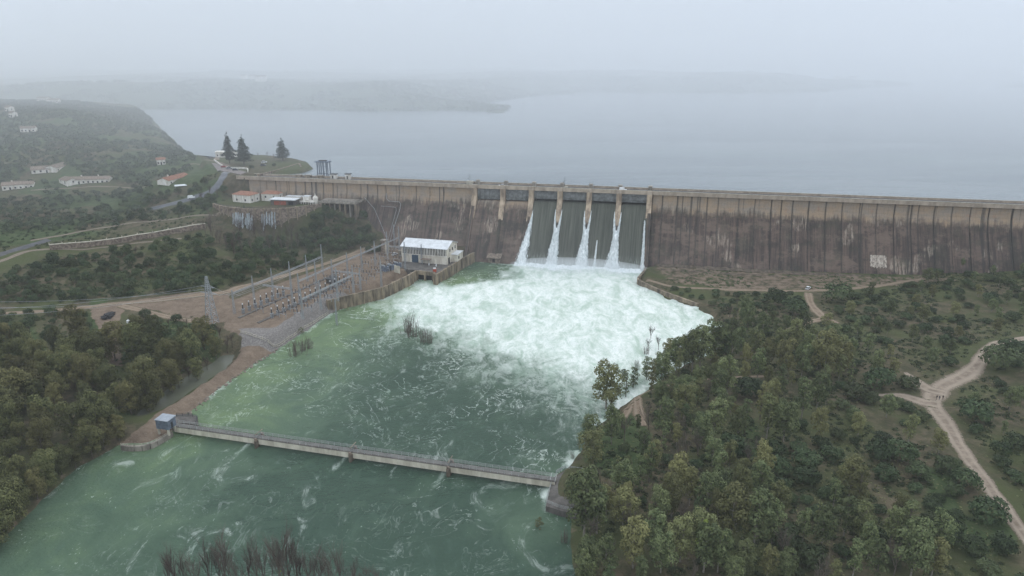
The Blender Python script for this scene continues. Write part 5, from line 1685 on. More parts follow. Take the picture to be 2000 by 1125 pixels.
car('white van driving on the crest above the right spillway bays', (*dam_w(262.5, -2.5), 43.06), DAM_ROT, 'carwhite', True)
car('silver car driving on the crest above the dry spillway bays', (*dam_w(185, -2.5), 43.06), DAM_ROT + math.pi, 'carwhite')
car('white car parked beside the pipe tower', lot(771, 498, YZ + .05), 1.1, 'carwhite')
x, y, z = on_ground(374, 388, 29); car('white van parked on the wet road below the roadside house', (x, y, z + .15), 0.7, 'carwhite', True)
car('red car leftmost in the parking above the dam', lot(437, 327, 44.74), 0.3, 'carred')
car('grey car in the middle of the parking above the dam', lot(448, 330, 44.74), 0.2, 'cargrey')
car('dark car nearest the dam road in the parking', lot(460, 333, 44.74), 0.1, 'cardark')
car('white car under the trees of the lakeside garden', lot(516, 318, 44.6), 0.2, 'carwhite')
car('dark car parked in front of the white one in the lakeside garden', lot(514, 324, 44.6), 0.15, 'cardark')
x, y, z = on_ground(1578, 565, 3); car('white car stopped where the dirt track meets the berm road', (x, y, z + .15), 0.9, 'carwhite')


def person(label, loc, rot, top, legs, stride):
    me = bpy.data.meshes.new('person')
    V = [(0, 0, .95), (0, 0, 1.2), (0, 0, 1.42), (0, .02, 1.53), (0, .05, 1.62), (0, .03, 1.72),
         (.19, 0, 1.40), (.25, -.10 * stride, 1.14), (.24, .06 * stride + .08, .90), (-.19, 0, 1.40), (-.25, .10 * stride, 1.14), (-.24, -.05 * stride + .08, .90),
         (.10, 0, .90), (.11, .18 * stride, .50), (.11, .22 * stride - .06, .09), (.11, .22 * stride + .12, .05), (-.10, 0, .90), (-.11, -.10 * stride, .50), (-.11, -.30 * stride, .10), (-.11, -.28 * stride + .14, .05)]
    E_ = [(0, 1), (1, 2), (2, 3), (3, 4), (4, 5), (2, 6), (6, 7), (7, 8), (2, 9), (9, 10), (10, 11), (0, 12), (12, 13), (13, 14), (14, 15), (0, 16), (16, 17), (17, 18), (18, 19)]
    rad = [.15, .14, .16, .06, .10, .09, .07, .055, .045, .07, .055, .045, .10, .07, .05, .045, .10, .07, .05, .045]
    me.from_pydata(V, E_, []); me.update()
    o = obj('person', me, M[top], None, loc, rot)
    md = o.modifiers.new('skin', 'SKIN')
    for i, sv in enumerate(me.skin_vertices[0].data):
        sv.radius = (rad[i], rad[i] * 0.85); sv.use_root = (i == 0)
    sb = o.modifiers.new('subd', 'SUBSURF'); sb.levels = 1; sb.render_levels = 1
    return tag(o, label, 'person', 'walkers at the dirt road fork')


M['coat1'] = plain('dark_coat', (0.03, 0.03, 0.035), 0.8, 0.2, 4); M['coat2'] = plain('navy_coat', (0.025, 0.03, 0.05), 0.8, 0.2, 4); M['coat3'] = plain('brown_coat', (0.05, 0.035, 0.03), 0.8, 0.2, 4)
for k, (a, m, r, lab) in enumerate([((1829, 781), 'coat1', 0.3, 'person in dark clothes standing leftmost of three at the road fork'), ((1834, 782), 'coat2', -0.4, 'person in dark blue clothes in the middle of three walkers'), ((1841, 781), 'coat3', 2.6, 'person in dark brown clothes, rightmost of three walkers')]):
    x, y, z = on_ground(*a, 4.5)
    person(lab, (x, y, z + 0.15), r, m, m, 0.6 + 0.4 * k)
# far white houses half lost in the fog
R = random.Random(8)
for k, (px_, py_, z0, w) in enumerate([(28, 191, 70, 10), (62, 190, 72, 7), (72, 197, 70, 16), (92, 201, 68, 14), (10, 217, 64, 5), (18, 231, 60, 4), (40, 259, 55, 12)]):
    x, y, z = on_ground(px_, py_, z0)
    lab = ['leftmost pale house near the foggy hilltop', 'tall narrow pale house on the foggy hilltop', 'pale house just below the tall narrow one on the hilltop', 'long pale house furthest right on the foggy hilltop', 'tiny pale hut at the left edge below the hilltop', 'tiny pale hut lower down at the left edge', 'low shed with pale roof between the olive trees'][k]
    house('hill_house', lab, (x, y, z), R.uniform(-.3, .3), w, 7, 7 if k == 1 else 3.8, 1.5, wins=3 if w > 6 else 1, doors=1, chim=0, group='pale houses on the foggy hilltop')
fh = [(1455, 150), (1466, 149), (1478, 150), (1490, 149), (1502, 151), (1516, 149), (1632, 152), (1648, 151), (1660, 152), (470, 158), (488, 160), (500, 165)]
for k, (px_, py_) in enumerate(fh):
    z = 62 if px_ > 1000 else 70
    x, y = site(px_, py_, z)
    z = float(height(np.array([x]), np.array([y]))[0])
    house('far_house', f'white house lost in fog, {ORD[k] if k < 9 else ORD[k - 9]} from left ' + ('across the open lake' if k < 9 else 'on the near wooded cape'), (x, y, z + 0.5), R.uniform(-.3, .3), R.uniform(12, 22), 10, R.uniform(5, 9), 2.5, wins=2, doors=1, chim=0, group='white houses on the far shore', base=8)
# ================================================================ VEGETATION
def foliage(name, dark, light, tint, rough=0.7):
    t = NT(name)
    r = t.rand()
    lv = t.attr('leaf')
    n = t.noise(t.coord('Object'), 0.45, 3, 0.6)
    f = t.math('ADD', t.math('MULTIPLY', lv, 0.55), t.math('MULTIPLY', t.sstep(n, 0.35, 0.65), 0.45))
    col = t.mix(f, dark, light)
    col = t.mix(t.math('MULTIPLY', t.sstep(r, 0.35, 1.0), 0.75), col, t.mix(f, tuple(c * 0.55 for c in tint), tint))
    br = t.math('ADD', 0.66, t.math('MULTIPLY', t.math('FRACT', t.math('MULTIPLY', r, 7.31)), 0.75))
    hs = t.n('ShaderNodeHueSaturation'); t.put(hs.inputs['Value'], br); t.put(hs.inputs['Color'], col)
    m = t.set(hs.outputs[0], rough, 0, 0.12)
    return m


M['euca'] = foliage('eucalyptus_leaves', (0.028, 0.044, 0.019), (0.165, 0.192, 0.086), (0.200, 0.185, 0.076))
M['shrubleaf'] = foliage('shrub_leaves', (0.018, 0.032, 0.014), (0.072, 0.100, 0.046), (0.080, 0.095, 0.044))
M['oliveleaf'] = foliage('olive_leaves', (0.030, 0.042, 0.026), (0.085, 0.105, 0.065), (0.075, 0.098, 0.055))
M['willow'] = foliage('brownish_willow_leaves', (0.026, 0.034, 0.014), (0.135, 0.140, 0.056), (0.155, 0.138, 0.056))
M['conifer'] = foliage('conifer_needles', (0.012, 0.02, 0.014), (0.035, 0.05, 0.034), (0.03, 0.045, 0.03))
M['yellowleaf'] = foliage('yellow_green_leaves', (0.07, 0.10, 0.022), (0.22, 0.27, 0.065), (0.22, 0.25, 0.06))
M['deepgreen'] = foliage('deep_green_leaves', (0.020, 0.034, 0.016), (0.085, 0.115, 0.050), (0.10, 0.12, 0.05))
M['reed'] = foliage('riverside_reeds', (0.09, 0.10, 0.045), (0.20, 0.20, 0.10), (0.20, 0.17, 0.09))


def leaf_cloud(lobes, cover, leaf, seed, zmin=None, flat=0.35):
    """many small leaf faces spread through the outer shell of overlapping lobes"""
    R = np.random.default_rng(seed)
    C = []; Nn = []
    L = np.array(lobes, float)
    for l in L:
        area = 4 * np.pi * ((l[3] * l[4]) ** 1.6 / 3 + (l[3] * l[5]) ** 1.6 / 3 + (l[4] * l[5]) ** 1.6 / 3) ** (1 / 1.6)
        n = int(area * cover / (leaf * leaf))
        d = R.normal(0, 1, (n, 3)); d /= np.linalg.norm(d, axis=1)[:, None]
        d[:, 2] = np.where(d[:, 2] < -0.35, -d[:, 2], d[:, 2])
        rad = R.uniform(0.62, 1.08, n) ** 0.7
        bump = 0.70 + 0.60 * fbm(d[:, 0] * 2.2 + l[0] * 3 + 11, d[:, 1] * 2.2 + d[:, 2] * 2.2 + l[1], 3)
        c = l[:3] + d * l[3:6] * (rad * bump)[:, None]
        C.append(c); Nn.append(d)
    C = np.concatenate(C); Nn = np.concatenate(Nn)
    keep = np.ones(len(C), bool)
    for l in L:
        keep &= (((C - l[:3]) / l[3:6]) ** 2).sum(1) > 0.36
    if zmin is not None:
        keep &= C[:, 2] > zmin
    C = C[keep]; Nn = Nn[keep]
    n = len(C)
    nr = Nn * 1.15 + R.normal(0, 0.38, (n, 3)) + np.array([0, 0, flat * 0.6]); nr /= np.linalg.norm(nr, axis=1)[:, None]
    a = np.cross(nr, R.normal(0, 1, (n, 3))); a /= np.linalg.norm(a, axis=1)[:, None] + 1e-9
    b = np.cross(nr, a)
    s = leaf * R.uniform(0.55, 1.15, n)[:, None] / 2
    V = np.stack([C - a * s - b * s * 0.6, C + a * s - b * s * 0.7, C + a * s * 0.8 + b * s * 0.7, C - a * s * 0.9 + b * s * 0.6], 1).reshape(-1, 3)
    F = np.arange(4 * n).reshape(n, 4)
    lv = np.repeat(R.uniform(0, 1, n), 4)
    return V, F, lv


def cloud_mesh(name, *a, mat=None, **kw):
    V, F, lv = leaf_cloud(*a, **kw)
    me = np_mesh(name, V, F, False, dict(leaf=lv))
    me.materials.append(mat)
    return me


def trunk_mesh(h, r, lobes, seed, mat, lean=0.03):
    R = random.Random(seed)
    b = MB()
    top = Vector((R.uniform(-lean, lean) * h, R.uniform(-lean, lean) * h, h * 0.86))
    P_ = [Vector((0, 0, -0.8)), Vector((0, 0, 0.3))] + [Vector((top.x * k + R.uniform(-.1, .1), top.y * k + R.uniform(-.1, .1), h * 0.86 * k)) for k in (0.25, 0.5, 0.75, 1.0)]
    b.tube(P_, [r * 1.4, r, r * 0.85, r * 0.65, r * 0.42, r * 0.12], 6)
    for l in lobes:
        k = max(0.2, min(0.8, (l[2] - l[5] * 1.2) / (h * 0.86)))
        s = Vector((top.x * k, top.y * k, h * 0.86 * k)); e = Vector(l[:3])
        b.tube([s, s.lerp(e, 0.5) + Vector((0, 0, -0.1 * l[5])), e], [r * 0.4, r * 0.26, r * 0.08], 5, False)
    me = b.mesh('trunk'); me.materials.append(mat)
    return me


def tall_lobes(h, w, n, seed, z0=0.30):
    R = random.Random(seed); out = []
    for i in range(n):
        k = z0 + (0.94 - z0) * (i + R.random() * 0.6) / n
        env = math.sin(math.pi * min(1, (k - z0 + 0.12) / (1.12 - z0))) ** 0.6
        a = i * 2.4 + R.uniform(-.5, .5)
        rr = w * 0.5 * env * R.uniform(0.25, 0.78)
        s = w * R.uniform(0.13, 0.26) * (0.6 + 0.5 * env)
        out.append((math.cos(a) * rr, math.sin(a) * rr, h * k, s, s * R.uniform(.85, 1.1), s * R.uniform(0.75, 1.15)))
    return out


def round_lobes(w, h, n, seed):
    R = random.Random(seed); out = [(0, 0, h * 0.42, w * 0.36, w * 0.36, h * 0.48)]
    for i in range(n):
        a = i * 2.4 + R.uniform(-.4, .4); rr = w * 0.28 * R.uniform(0.7, 1.1)
        s = w * R.uniform(0.17, 0.27)
        out.append((math.cos(a) * rr, math.sin(a) * rr, h * R.uniform(0.25, 0.72), s, s, s * R.uniform(.7, 1.0) * h / w * 1.1))
    return out


EUCA = []; WILLOW = []
for k in range(7):
    lb = tall_lobes(12, 6.6 + 0.8 * (k % 3), 15 + k % 5, 20 + k, 0.24)
    EUCA.append((cloud_mesh('crown', lb, 1.15, 0.42, 100 + k, mat=M['euca']), trunk_mesh(12, 0.2, lb, k, M['palebark'])))
UPRIGHT = []
for k in range(5):
    lb = tall_lobes(12, 3.6 + 0.7 * (k % 3), 15 + k % 4, 720 + k, 0.14)
    UPRIGHT.append((cloud_mesh('crown', lb, 1.1, 0.40, 700 + k, mat=M['deepgreen'] if k % 2 else M['euca']), trunk_mesh(12, 0.18, lb, 90 + k, M['bark'])))
for k in range(6):
    lb = tall_lobes(13, 8.6 + (k % 3), 16 + k % 4, 60 + k, 0.16)
    WILLOW.append((cloud_mesh('crown', lb, 1.15, 0.42, 140 + k, mat=M['willow']), trunk_mesh(13, 0.24, lb, k + 9, M['bark'])))
SHRUB = [cloud_mesh('shrub', round_lobes(5.4, 3.6 + 0.3 * (k % 3), 9 + k % 3, 80 + k), 1.1, 0.40, 180 + k, 0.0, mat=M['shrubleaf']) for k in range(6)]
BUSH = [cloud_mesh('bush', round_lobes(5.2, 4.2 + 0.4 * (k % 3), 10 + k % 3, 480 + k), 1.1, 0.42, 580 + k, 0.0, mat=M['shrubleaf']) for k in range(6)]
OLIVE = [cloud_mesh('olive_tree', [(x, y, z + 0.7, a, b, c) for x, y, z, a, b, c in round_lobes(5.0, 3.4, 7, 90 + k)], 0.9, 0.62, 220 + k, 0.3, mat=M['oliveleaf']) for k in range(5)]
CONI = []
for k in range(2):
    lb = []
    for i in range(15):
        q = i / 14; rr = 3.1 * (1 - q ** 1.5) ** 0.85 + 0.3
        for j in range(4 if q < 0.8 else 1):
            a = j * 1.57 + i * 0.7
            jr = random.Random(i * 7 + j + 90 * k).uniform(0.55, 1.3)
            lb.append((math.cos(a) * rr * 0.55 * jr, math.sin(a) * rr * 0.55 * jr, 2.2 + 13.5 * q, rr * 0.6 * jr, rr * 0.6 * jr, 0.8))
    CONI.append((cloud_mesh('crown', lb, 1.0, 0.5, 260 + k, mat=M['conifer']), trunk_mesh(16, 0.35, [], k + 40, M['bark'])))


def bare_mesh(h, seed, depth=4, spread=0.5, r0=0.14, mat=None, upright=0.4, kids=4):
    R = random.Random(seed); b = MB()

    def grow(p, d, ln, r, lev):
        q = p + d * ln
        mid = p.lerp(q, 0.5) + Vector((R.uniform(-1, 1), R.uniform(-1, 1), 0)) * ln * 0.05
        b.tube([p, mid, q], [r, r * 0.8, r * 0.55], 5 if lev == 0 else 3, False)
        if lev >= depth: return
        for i in range(kids if lev else kids + 2):
            k = R.uniform(0.35, 1.0)
            s = p.lerp(q, k)
            a = R.uniform(0, 2 * math.pi); t_ = R.uniform(0.5, 1.2) * spread
            side = Vector((math.cos(a), math.sin(a), 0))
            nd = (d + side * t_ + Vector((0, 0, upright * 0.5))).normalized()
            grow(s, nd, ln * R.uniform(0.5, 0.75), max(r * 0.45, 0.014), lev + 1)
    grow(Vector((0, 0, -0.5)), Vector((R.uniform(-.08, .08), R.uniform(-.08, .08), 1)).normalized(), h * 0.5, r0, 0)
    me = b.mesh('bare_tree'); me.materials.append(mat)
    return me


BARE = [bare_mesh(9, 300 + k, 4, 0.45, 0.16, M['twig'], 0.5, 4) for k in range(4)]
POPLAR = [bare_mesh(11, 310 + k, 3, 0.34 + 0.06 * (k % 3), 0.11, M['twig'] if k % 2 else M['greytwig'], 0.5, 5) for k in range(5)]
STICKS = []
for k in range(3):
    R = random.Random(400 + k); b = MB()
    for i in range(26):
        x, y = R.gauss(0, 0.8), R.gauss(0, 0.8); h = R.uniform(2.0, 6.0)
        b.tube([(x, y, -1), (x * 1.3 + R.gauss(0, .2), y * 1.3 + R.gauss(0, .2), h * 0.6), (x * 1.7 + R.gauss(0, .5), y * 1.7 + R.gauss(0, .5), h)], [0.06, 0.04, 0.015], 3, False)
        for j in range(3):
            z = h * R.uniform(0.4, 0.9); b.tube([(x * 1.4, y * 1.4, z), (x * 1.4 + R.gauss(0, .5), y * 1.4 + R.gauss(0, .5), z + R.uniform(.4, 1.1))], [0.025, 0.01], 3, False)
    me = b.mesh('bare_shrub'); me.materials.append(M['greytwig']); STICKS.append(me)

def ordinal(k):
    if k < len(ORD): return ORD[k]
    k += 1
    return f'{k}' + ('st' if k % 10 == 1 and k % 100 != 11 else 'nd' if k % 10 == 2 and k % 100 != 12 else 'rd' if k % 10 == 3 and k % 100 != 13 else 'th')


RBUSH = cloud_mesh('river_bush', tall_lobes(4.5, 2.6, 9, 15, 0.12), 0.8, 0.3, 19, mat=M['reed'])
PLANTS = []        # every plant placed: (object, kind word, px, py, zone)
RR = random.Random(77)


def ht_from_top(x, y, z, top):
    lo, hi = 0.5, 40.0
    for _ in range(30):
        m = (lo + hi) / 2
        if seen_x(x, y, z + m)[1] > top: lo = m
        else: hi = m
    return lo


def plant_tree(name, protos, x, y, z, h, h0, wide=1.0, zone='', kind='', cat='tree', mat=None):
    cr, tr = protos[RR.randrange(len(protos))]
    t = bpy.data.objects.new(name, None); t.empty_display_size = 0.5; COL.objects.link(t)
    t.location = (x, y, z); s = h / h0
    t.scale = (s * wide, s * wide, s); t.rotation_euler = (0, 0, RR.uniform(0, 6.28))
    c = obj('crown', cr, None, t); obj('trunk', tr, None, t)
    t['category'] = cat
    PLANTS.append((t, kind, *seen_x(x, y, z), zone))
    return t


def plant_one(name, me, x, y, z, s, zone='', kind='', cat='shrub', sz=None):
    o = obj(name, me, None, None, (x, y, z), RR.uniform(0, 6.28))
    o.scale = (s, s, s * (sz or 1)); o['category'] = cat
    PLANTS.append((o, kind, *seen_x(x, y, z), zone))
    return o


TAKEN = []


def free(x, y, r):
    if TAKEN:
        a = np.array(TAKEN)
        if np.any(np.hypot(a[:, 0] - x, a[:, 1] - y) < (a[:, 2] + r)): return False
    return True


def off_road(x, y, m):
    xs_, ys_ = np.array([x]), np.array([y])
    for c, w in TRACKS:
        if abs(c[:, 0].mean() - x) > 200 and abs(c[:, 1].mean() - y) > 200: continue
        if np.min(np.hypot(c[:, 0] - x, c[:, 1] - y)) < w / 2 + m: return False
    return True


def scatter(poly, n, gap, seed, road=1.5, tries=40):
    """random spots inside a world polygon, at least gap apart from what stands there"""
    R = np.random.default_rng(seed)
    lo, hi = poly.min(0), poly.max(0); out = []
    for _ in range(n * tries):
        if len(out) >= n: break
        x, y = R.uniform(lo[0], hi[0]), R.uniform(lo[1], hi[1])
        if sdpoly(np.array([x]), np.array([y]), poly)[0] < 0: continue
        g = gap * R.uniform(0.8, 1.25)
        if not free(x, y, g / 2) or not off_road(x, y, road): continue
        TAKEN.append((x, y, g / 2)); out.append((x, y, float(gz(x, y))))
    return out


# ---- right bank: surveyed tall trees (pixel of the crown axis, top and foot)
EU = [(165, 322, 492), (235, 330, 410), (108, 520, 640), (470, 362, 495), (585, 450, 590), (390, 445, 590), (440, 540, 620), (790, 435, 590), (855, 460, 600), (925, 370, 520), (985, 350, 480), (895, 140, 240), (1010, 190, 350), (860, 215, 350), (925, 235, 360),
      (1080, 230, 340), (1215, 258, 345), (635, 280, 430), (600, 330, 450), (740, 170, 280), (560, 740, 890), (650, 800, 1000), (740, 815, 1010), (810, 850, 1000), (545, 940, 1110), (600, 960, 1110), (270, 908, 1095), (230, 805, 940), (1125, 1000, 1130), (1350, 945, 1130), (1430, 1000, 1130),
      (1110, 690, 825), (1090, 830, 975), (1150, 860, 1000), (1000, 870, 1030), (930, 880, 1000), (1270, 868, 1000), (690, 720, 850), (610, 735, 850), (230, 695, 830), (80, 720, 980), (130, 780, 960), (420, 755, 900), (375, 800, 930), (490, 720, 850), (1340, 505, 610), (990, 490, 600), (580, 600, 700), (760, 700, 820),
      (700, 1005, 1130), (790, 1020, 1140), (860, 1040, 1140), (300, 1060, 1150), (160, 1000, 1140), (90, 985, 1120), (45, 740, 850), (500, 180, 330), (530, 170, 330), (575, 150, 300), (610, 170, 300), (650, 190, 300), (690, 205, 270), (380, 270, 380), (410, 210, 330), (440, 215, 330), (470, 205, 320)]
for X_, T_, B_ in EU:
    px_, tp, bt = 1100 + X_ / 1.991, 560 + T_ / 1.991, 560 + B_ / 1.991
    x, y, z = on_ground(px_, bt, 3)
    z = max(z, -0.3)
    h = min(19.0, max(6.0, ht_from_top(x, y, z, tp)))
    TAKEN.append((x, y, 1.6))
    plant_tree('eucalyptus', EUCA, x, y, z, h * 1.15, 12.0, RR.uniform(0.75, 1.05), 'R', 'tall')
lb = tall_lobes(12, 4.2, 13, 33, 0.3)
YEL = [(cloud_mesh('crown', lb, 1.1, 0.40, 777, mat=M['yellowleaf']), trunk_mesh(12, 0.18, lb, 99, M['palebark']))]
x, y, z = on_ground(1374, 1108, 3)
t = plant_tree('yellow_green_tree', YEL, x, y, z, 14.0, 12.0, 0.9, 'R', None)
t['label'] = 'bright yellow-green tree standing out at the bottom of the right wood'
SH = [(945, 750, 55), (840, 780, 45), (940, 690, 60), (840, 715, 50), (1250, 735, 50), (1230, 650, 60), (1650, 890, 75), (1490, 965, 65), (1590, 1025, 50), (1705, 1015, 50), (1460, 565, 75), (1560, 765, 60), (1490, 705, 50), (1600, 500, 70), (1690, 300, 70), (1650, 250, 60), (1740, 260, 60), (1700, 640, 45), (1760, 610, 45), (1320, 340, 55), (1220, 375, 65), (1340, 380, 45),
      (720, 410, 60), (830, 60, 45), (900, 90, 50), (1060, 40, 60), (1380, 730, 50), (1310, 660, 60), (870, 1000, 60), (960, 1060, 65), (1040, 660, 45), (660, 640, 60), (825, 640, 45), (1130, 420, 50), (1190, 440, 40), (1520, 800, 40), (1460, 825, 25), (1600, 740, 50), (1690, 820, 45), (1750, 780, 40)]
for X_, Y_, W_ in SH:
    px_, py_ = 1100 + X_ / 1.991, 560 + (Y_ + W_ * 0.3) / 1.991
    x, y, z = on_ground(px_, py_, 4)
    dep = math.hypot(y, CAM_H)
    w = 2 * W_ / 1.991 * dep / FOCAL
    if not off_road(x, y, 1.0): continue
    TAKEN.append((x, y, w * 0.4))
    plant_one('shrub', SHRUB[RR.randrange(6)], x, y, z - 0.2, w / 5.4, 'R', 'round', 'shrub', RR.uniform(0.85, 1.1))
for px_, py_ in [(1195, 800), (1222, 780), (1236, 768), (1262, 750), (1280, 742), (1298, 730), (1318, 722), (1338, 712), (1356, 704), (1372, 698), (1390, 690), (1406, 680), (1345, 722), (1325, 735), (1300, 748)]:
    x, y, z = on_ground(px_, py_, 1)
    TAKEN.append((x, y, 1.2))
    plant_tree('upright_tree', UPRIGHT, x, y, max(z, -0.4), RR.uniform(8, 13), 12.0, RR.uniform(0.8, 1.1), 'R', 'upright')
ZR1 = sites([(1135, 980), (1160, 870), (1230, 800), (1300, 740), (1400, 690), (1430, 640), (1500, 630), (1640, 690), (1660, 760), (1540, 800), (1480, 880), (1560, 950), (1700, 1000), (1820, 1080), (1850, 1180), (1120, 1180)], 3)
for x, y, z in scatter(ZR1, 105, 5.0, 31):
    if RR.random() < 0.4: plant_tree('upright_tree', UPRIGHT, x, y, z, RR.uniform(8, 15.0), 12.0, RR.uniform(0.8, 1.15), 'R', 'upright')
    else: plant_tree('eucalyptus', EUCA, x, y, z, RR.uniform(6.5, 15.0), 12.0, RR.uniform(0.7, 1.0), 'R', 'tall')
ZR2 = sites([(1400, 600), (1560, 585), (1700, 568), (1850, 535), (2080, 480), (2250, 700), (2200, 1180), (1700, 1180), (1560, 960), (1480, 880), (1560, 780), (1660, 740), (1620, 690), (1480, 640), (1410, 650)], 5)
for x, y, z in scatter(ZR2, 105, 6.0, 32, 2.6):
    plant_tree('eucalyptus', EUCA, x, y, z, RR.uniform(5, 9.5), 12.0, RR.uniform(0.9, 1.2), 'R', 'tall')
GREY = [bare_mesh(8, 350 + k, 4, 0.5, 0.15, M['greytwig'], 0.4, 4) for k in range(3)]
for x, y, z in scatter(ZR1, 22, 3.0, 36):
    plant_one('leafless_tree', GREY[RR.randrange(3)], x, y, z, RR.uniform(0.8, 1.35), 'R', 'grey', 'tree')
for x, y, z in scatter(ZR1, 70, 3.4, 33):
    plant_one('shrub', SHRUB[RR.randrange(6)], x, y, z - 0.2, RR.uniform(0.5, 0.95), 'R', 'round', 'shrub', RR.uniform(0.8, 1.1))
for x, y, z in scatter(ZR2, 185, 3.9, 34, 2.0):
    plant_one('shrub', SHRUB[RR.randrange(6)], x, y, z - 0.2, RR.uniform(0.65, 1.35), 'R', 'round', 'shrub', RR.uniform(0.75, 1.05))
# ---- left bank: brownish wood in front
ZL1 = sites([(-220, 1080), (-160, 760), (40, 700), (150, 672), (320, 690), (440, 690), (430, 715), (360, 760), (290, 808), (232, 850), (160, 905), (85, 972), (20, 1040), (-80, 1130)], 1)
for x, y, z in scatter(ZL1, 118, 4.7, 41, 0.5):
    plant_tree('willow_tree', WILLOW, x, y, max(z, -0.3), RR.uniform(9.5, 18.0), 13.0, RR.uniform(0.7, 1.05), 'L', 'wood')
for k, p in enumerate(spline(sites([(236, 866), (150, 912), (95, 960), (30, 1028), (-40, 1100)], 0.5), 4.6)):
    x, y = p[0] - 0.4 + RR.uniform(-1, .8), p[1] + 0.6 + RR.uniform(-1, 1)
    plant_tree('willow_tree', WILLOW, x, y, max(float(gz(x, y)), -0.3), RR.uniform(9.0, 15.0), 13.0, RR.uniform(0.75, 1.05), 'L', 'wood')
ZL2 = sites([(-200, 700), (-200, 632), (0, 622), (170, 610), (195, 640), (190, 690), (60, 715)], 5)
for x, y, z in scatter(ZL2, 40, 5.5, 42, 1.0):
    plant_one('bush', BUSH[RR.randrange(6)], x, y, z - 0.2, RR.uniform(0.7, 1.35), 'L', 'slope', 'bush')
ZL3 = sites([(235, 700), (240, 650), (300, 615), (420, 630), (430, 690), (330, 700)], 4)
for x, y, z in scatter(ZL3, 26, 5.5, 43, 1.0):
    plant_one('bush', BUSH[RR.randrange(6)], x, y, z - 0.2, RR.uniform(0.6, 1.2), 'L', 'slope', 'bush')
ZL4 = sites([(-200, 598, 9), (180, 583, 9), (430, 562, 9), (560, 520, 9), (735, 470, 9), (720, 425, 20), (650, 432, 22), (560, 450, 18), (470, 455, 18), (400, 462, 17), (300, 480, 16), (100, 500, 15), (-200, 590, 14)])
for x, y, z in scatter(ZL4, 190, 4.6, 44, 1.2):
    plant_one('bush', BUSH[RR.randrange(6)], x, y, z - 0.3, RR.uniform(0.75, 1.4), 'L', 'slope', 'bush', RR.uniform(0.9, 1.25))
ZL5 = np.array([dam_w(*a) for a in [(-60, 60), (-55, 20), (-40, 12), (-22, 2), (-8, 6), (-6, 30), (-20, 42), (-40, 58)]])
for x, y, z in scatter(ZL5, 34, 4.4, 45, 0.8):
    plant_one('bush', BUSH[RR.randrange(6)], x, y, z - 0.3, RR.uniform(0.7, 1.25), 'L', 'slope', 'bush', RR.uniform(0.9, 1.3))
ZL6 = np.array([dam_w(*a) for a in [(56, 30), (70, 18), (100, 16), (118, 26), (112, 44), (80, 50), (60, 46)]])
for x, y, z in scatter(ZL6, 30, 4.2, 46, 0.8):
    plant_one('bush', BUSH[RR.randrange(6)], x, y, z - 0.3, RR.uniform(0.8, 1.4), 'L', 'slope', 'bush', RR.uniform(0.9, 1.3))
ZR3 = sites([(1262, 552), (1330, 575), (1400, 606), (1480, 615), (1570, 600), (1560, 575), (1400, 572)], 2.5)
for x, y, z in scatter(ZR3, 30, 4.5, 47, 1.0):
    plant_one('shrub', SHRUB[RR.randrange(6)], x, y, z - 0.2, RR.uniform(0.35, 0.9), 'R', 'round', 'shrub', RR.uniform(0.7, 1.0))
# ---- bare trees
for px_, py_, h in [(1440, 735, 9), (1390, 560, 9)]:
    pass
ZB = sites([(400, 475, 14), (460, 500, 12), (560, 500, 9), (600, 470, 12), (560, 440, 20), (470, 438, 22), (405, 440, 20)])
for x, y, z in scatter(ZB, 46, 2.6, 51, 0.5):
    plant_one('bare_poplar', POPLAR[RR.randrange(5)], x, y, z, RR.uniform(0.8, 1.25), 'L', 'poplar', 'tree')
for px_, py_, s in [(330, 640, .5), (365, 640, .6), (380, 645, .6), (430, 665, .8), (445, 690, .9), (455, 680, .8), (390, 740, .7), (370, 745, .8), (350, 760, .8), (405, 725, .7), (300, 800, .6), (265, 500, .7), (130, 520, .7), (410, 385, .8), (395, 395, .9), (425, 390, .8), (400, 360, .7), (60, 660, .7), (1440, 600, .7), (1425, 620, .8), (1410, 655, .9), (1270, 680, .9), (1265, 700, .7), (1285, 700, .8), (1462, 640, .7), (505, 308, .5), (522, 307, .55), (535, 310, .5), (543, 312, .45)]:
    x, y, z = on_ground(px_, py_, 44 if py_ < 320 else 4 if py_ > 560 else 20)
    plant_one('bare_tree', BARE[RR.randrange(4)], x, y, max(z, -0.3), s, 'X', 'bare', 'tree')
for px_, py_, s in [(335, 1150, .95), (352, 1165, 1.0), (428, 1140, 1.15), (440, 1155, 1.2), (470, 1160, 1.1), (505, 1145, 1.0), (535, 1140, 1.25), (548, 1150, 1.3), (570, 1145, 1.3), (590, 1140, 1.25), (605, 1150, 1.2), (625, 1165, 1.1), (665, 1155, 1.0), (690, 1150, 1.0), (745, 1165, .9), (415, 1150, 1.1), (452, 1148, 1.2), (488, 1155, 1.1), (520, 1150, 1.15), (560, 1158, 1.25), (580, 1155, 1.25), (615, 1142, 1.1), (640, 1150, 1.05), (655, 1160, 1.0), (700, 1165, 1.0), (345, 1150, 1.0), (365, 1150, .9), (390, 1165, 1.0), (720, 1150, .8)]:
    x, y = site(px_, py_, 0)
    plant_one('bare_poplar', POPLAR[RR.randrange(5)], x, y, -0.5, s * RR.uniform(0.85, 1.45), 'F', 'front', 'tree')
x, y = site(552, 1150, 0)
plant_one('leafy_sapling', cloud_mesh('leafy_sapling', tall_lobes(6.5, 1.6, 6, 5, 0.4), 0.5, 0.3, 9, mat=M['yellowleaf']), x, y, 0, 1.0, 'F', 'sapling', 'tree')
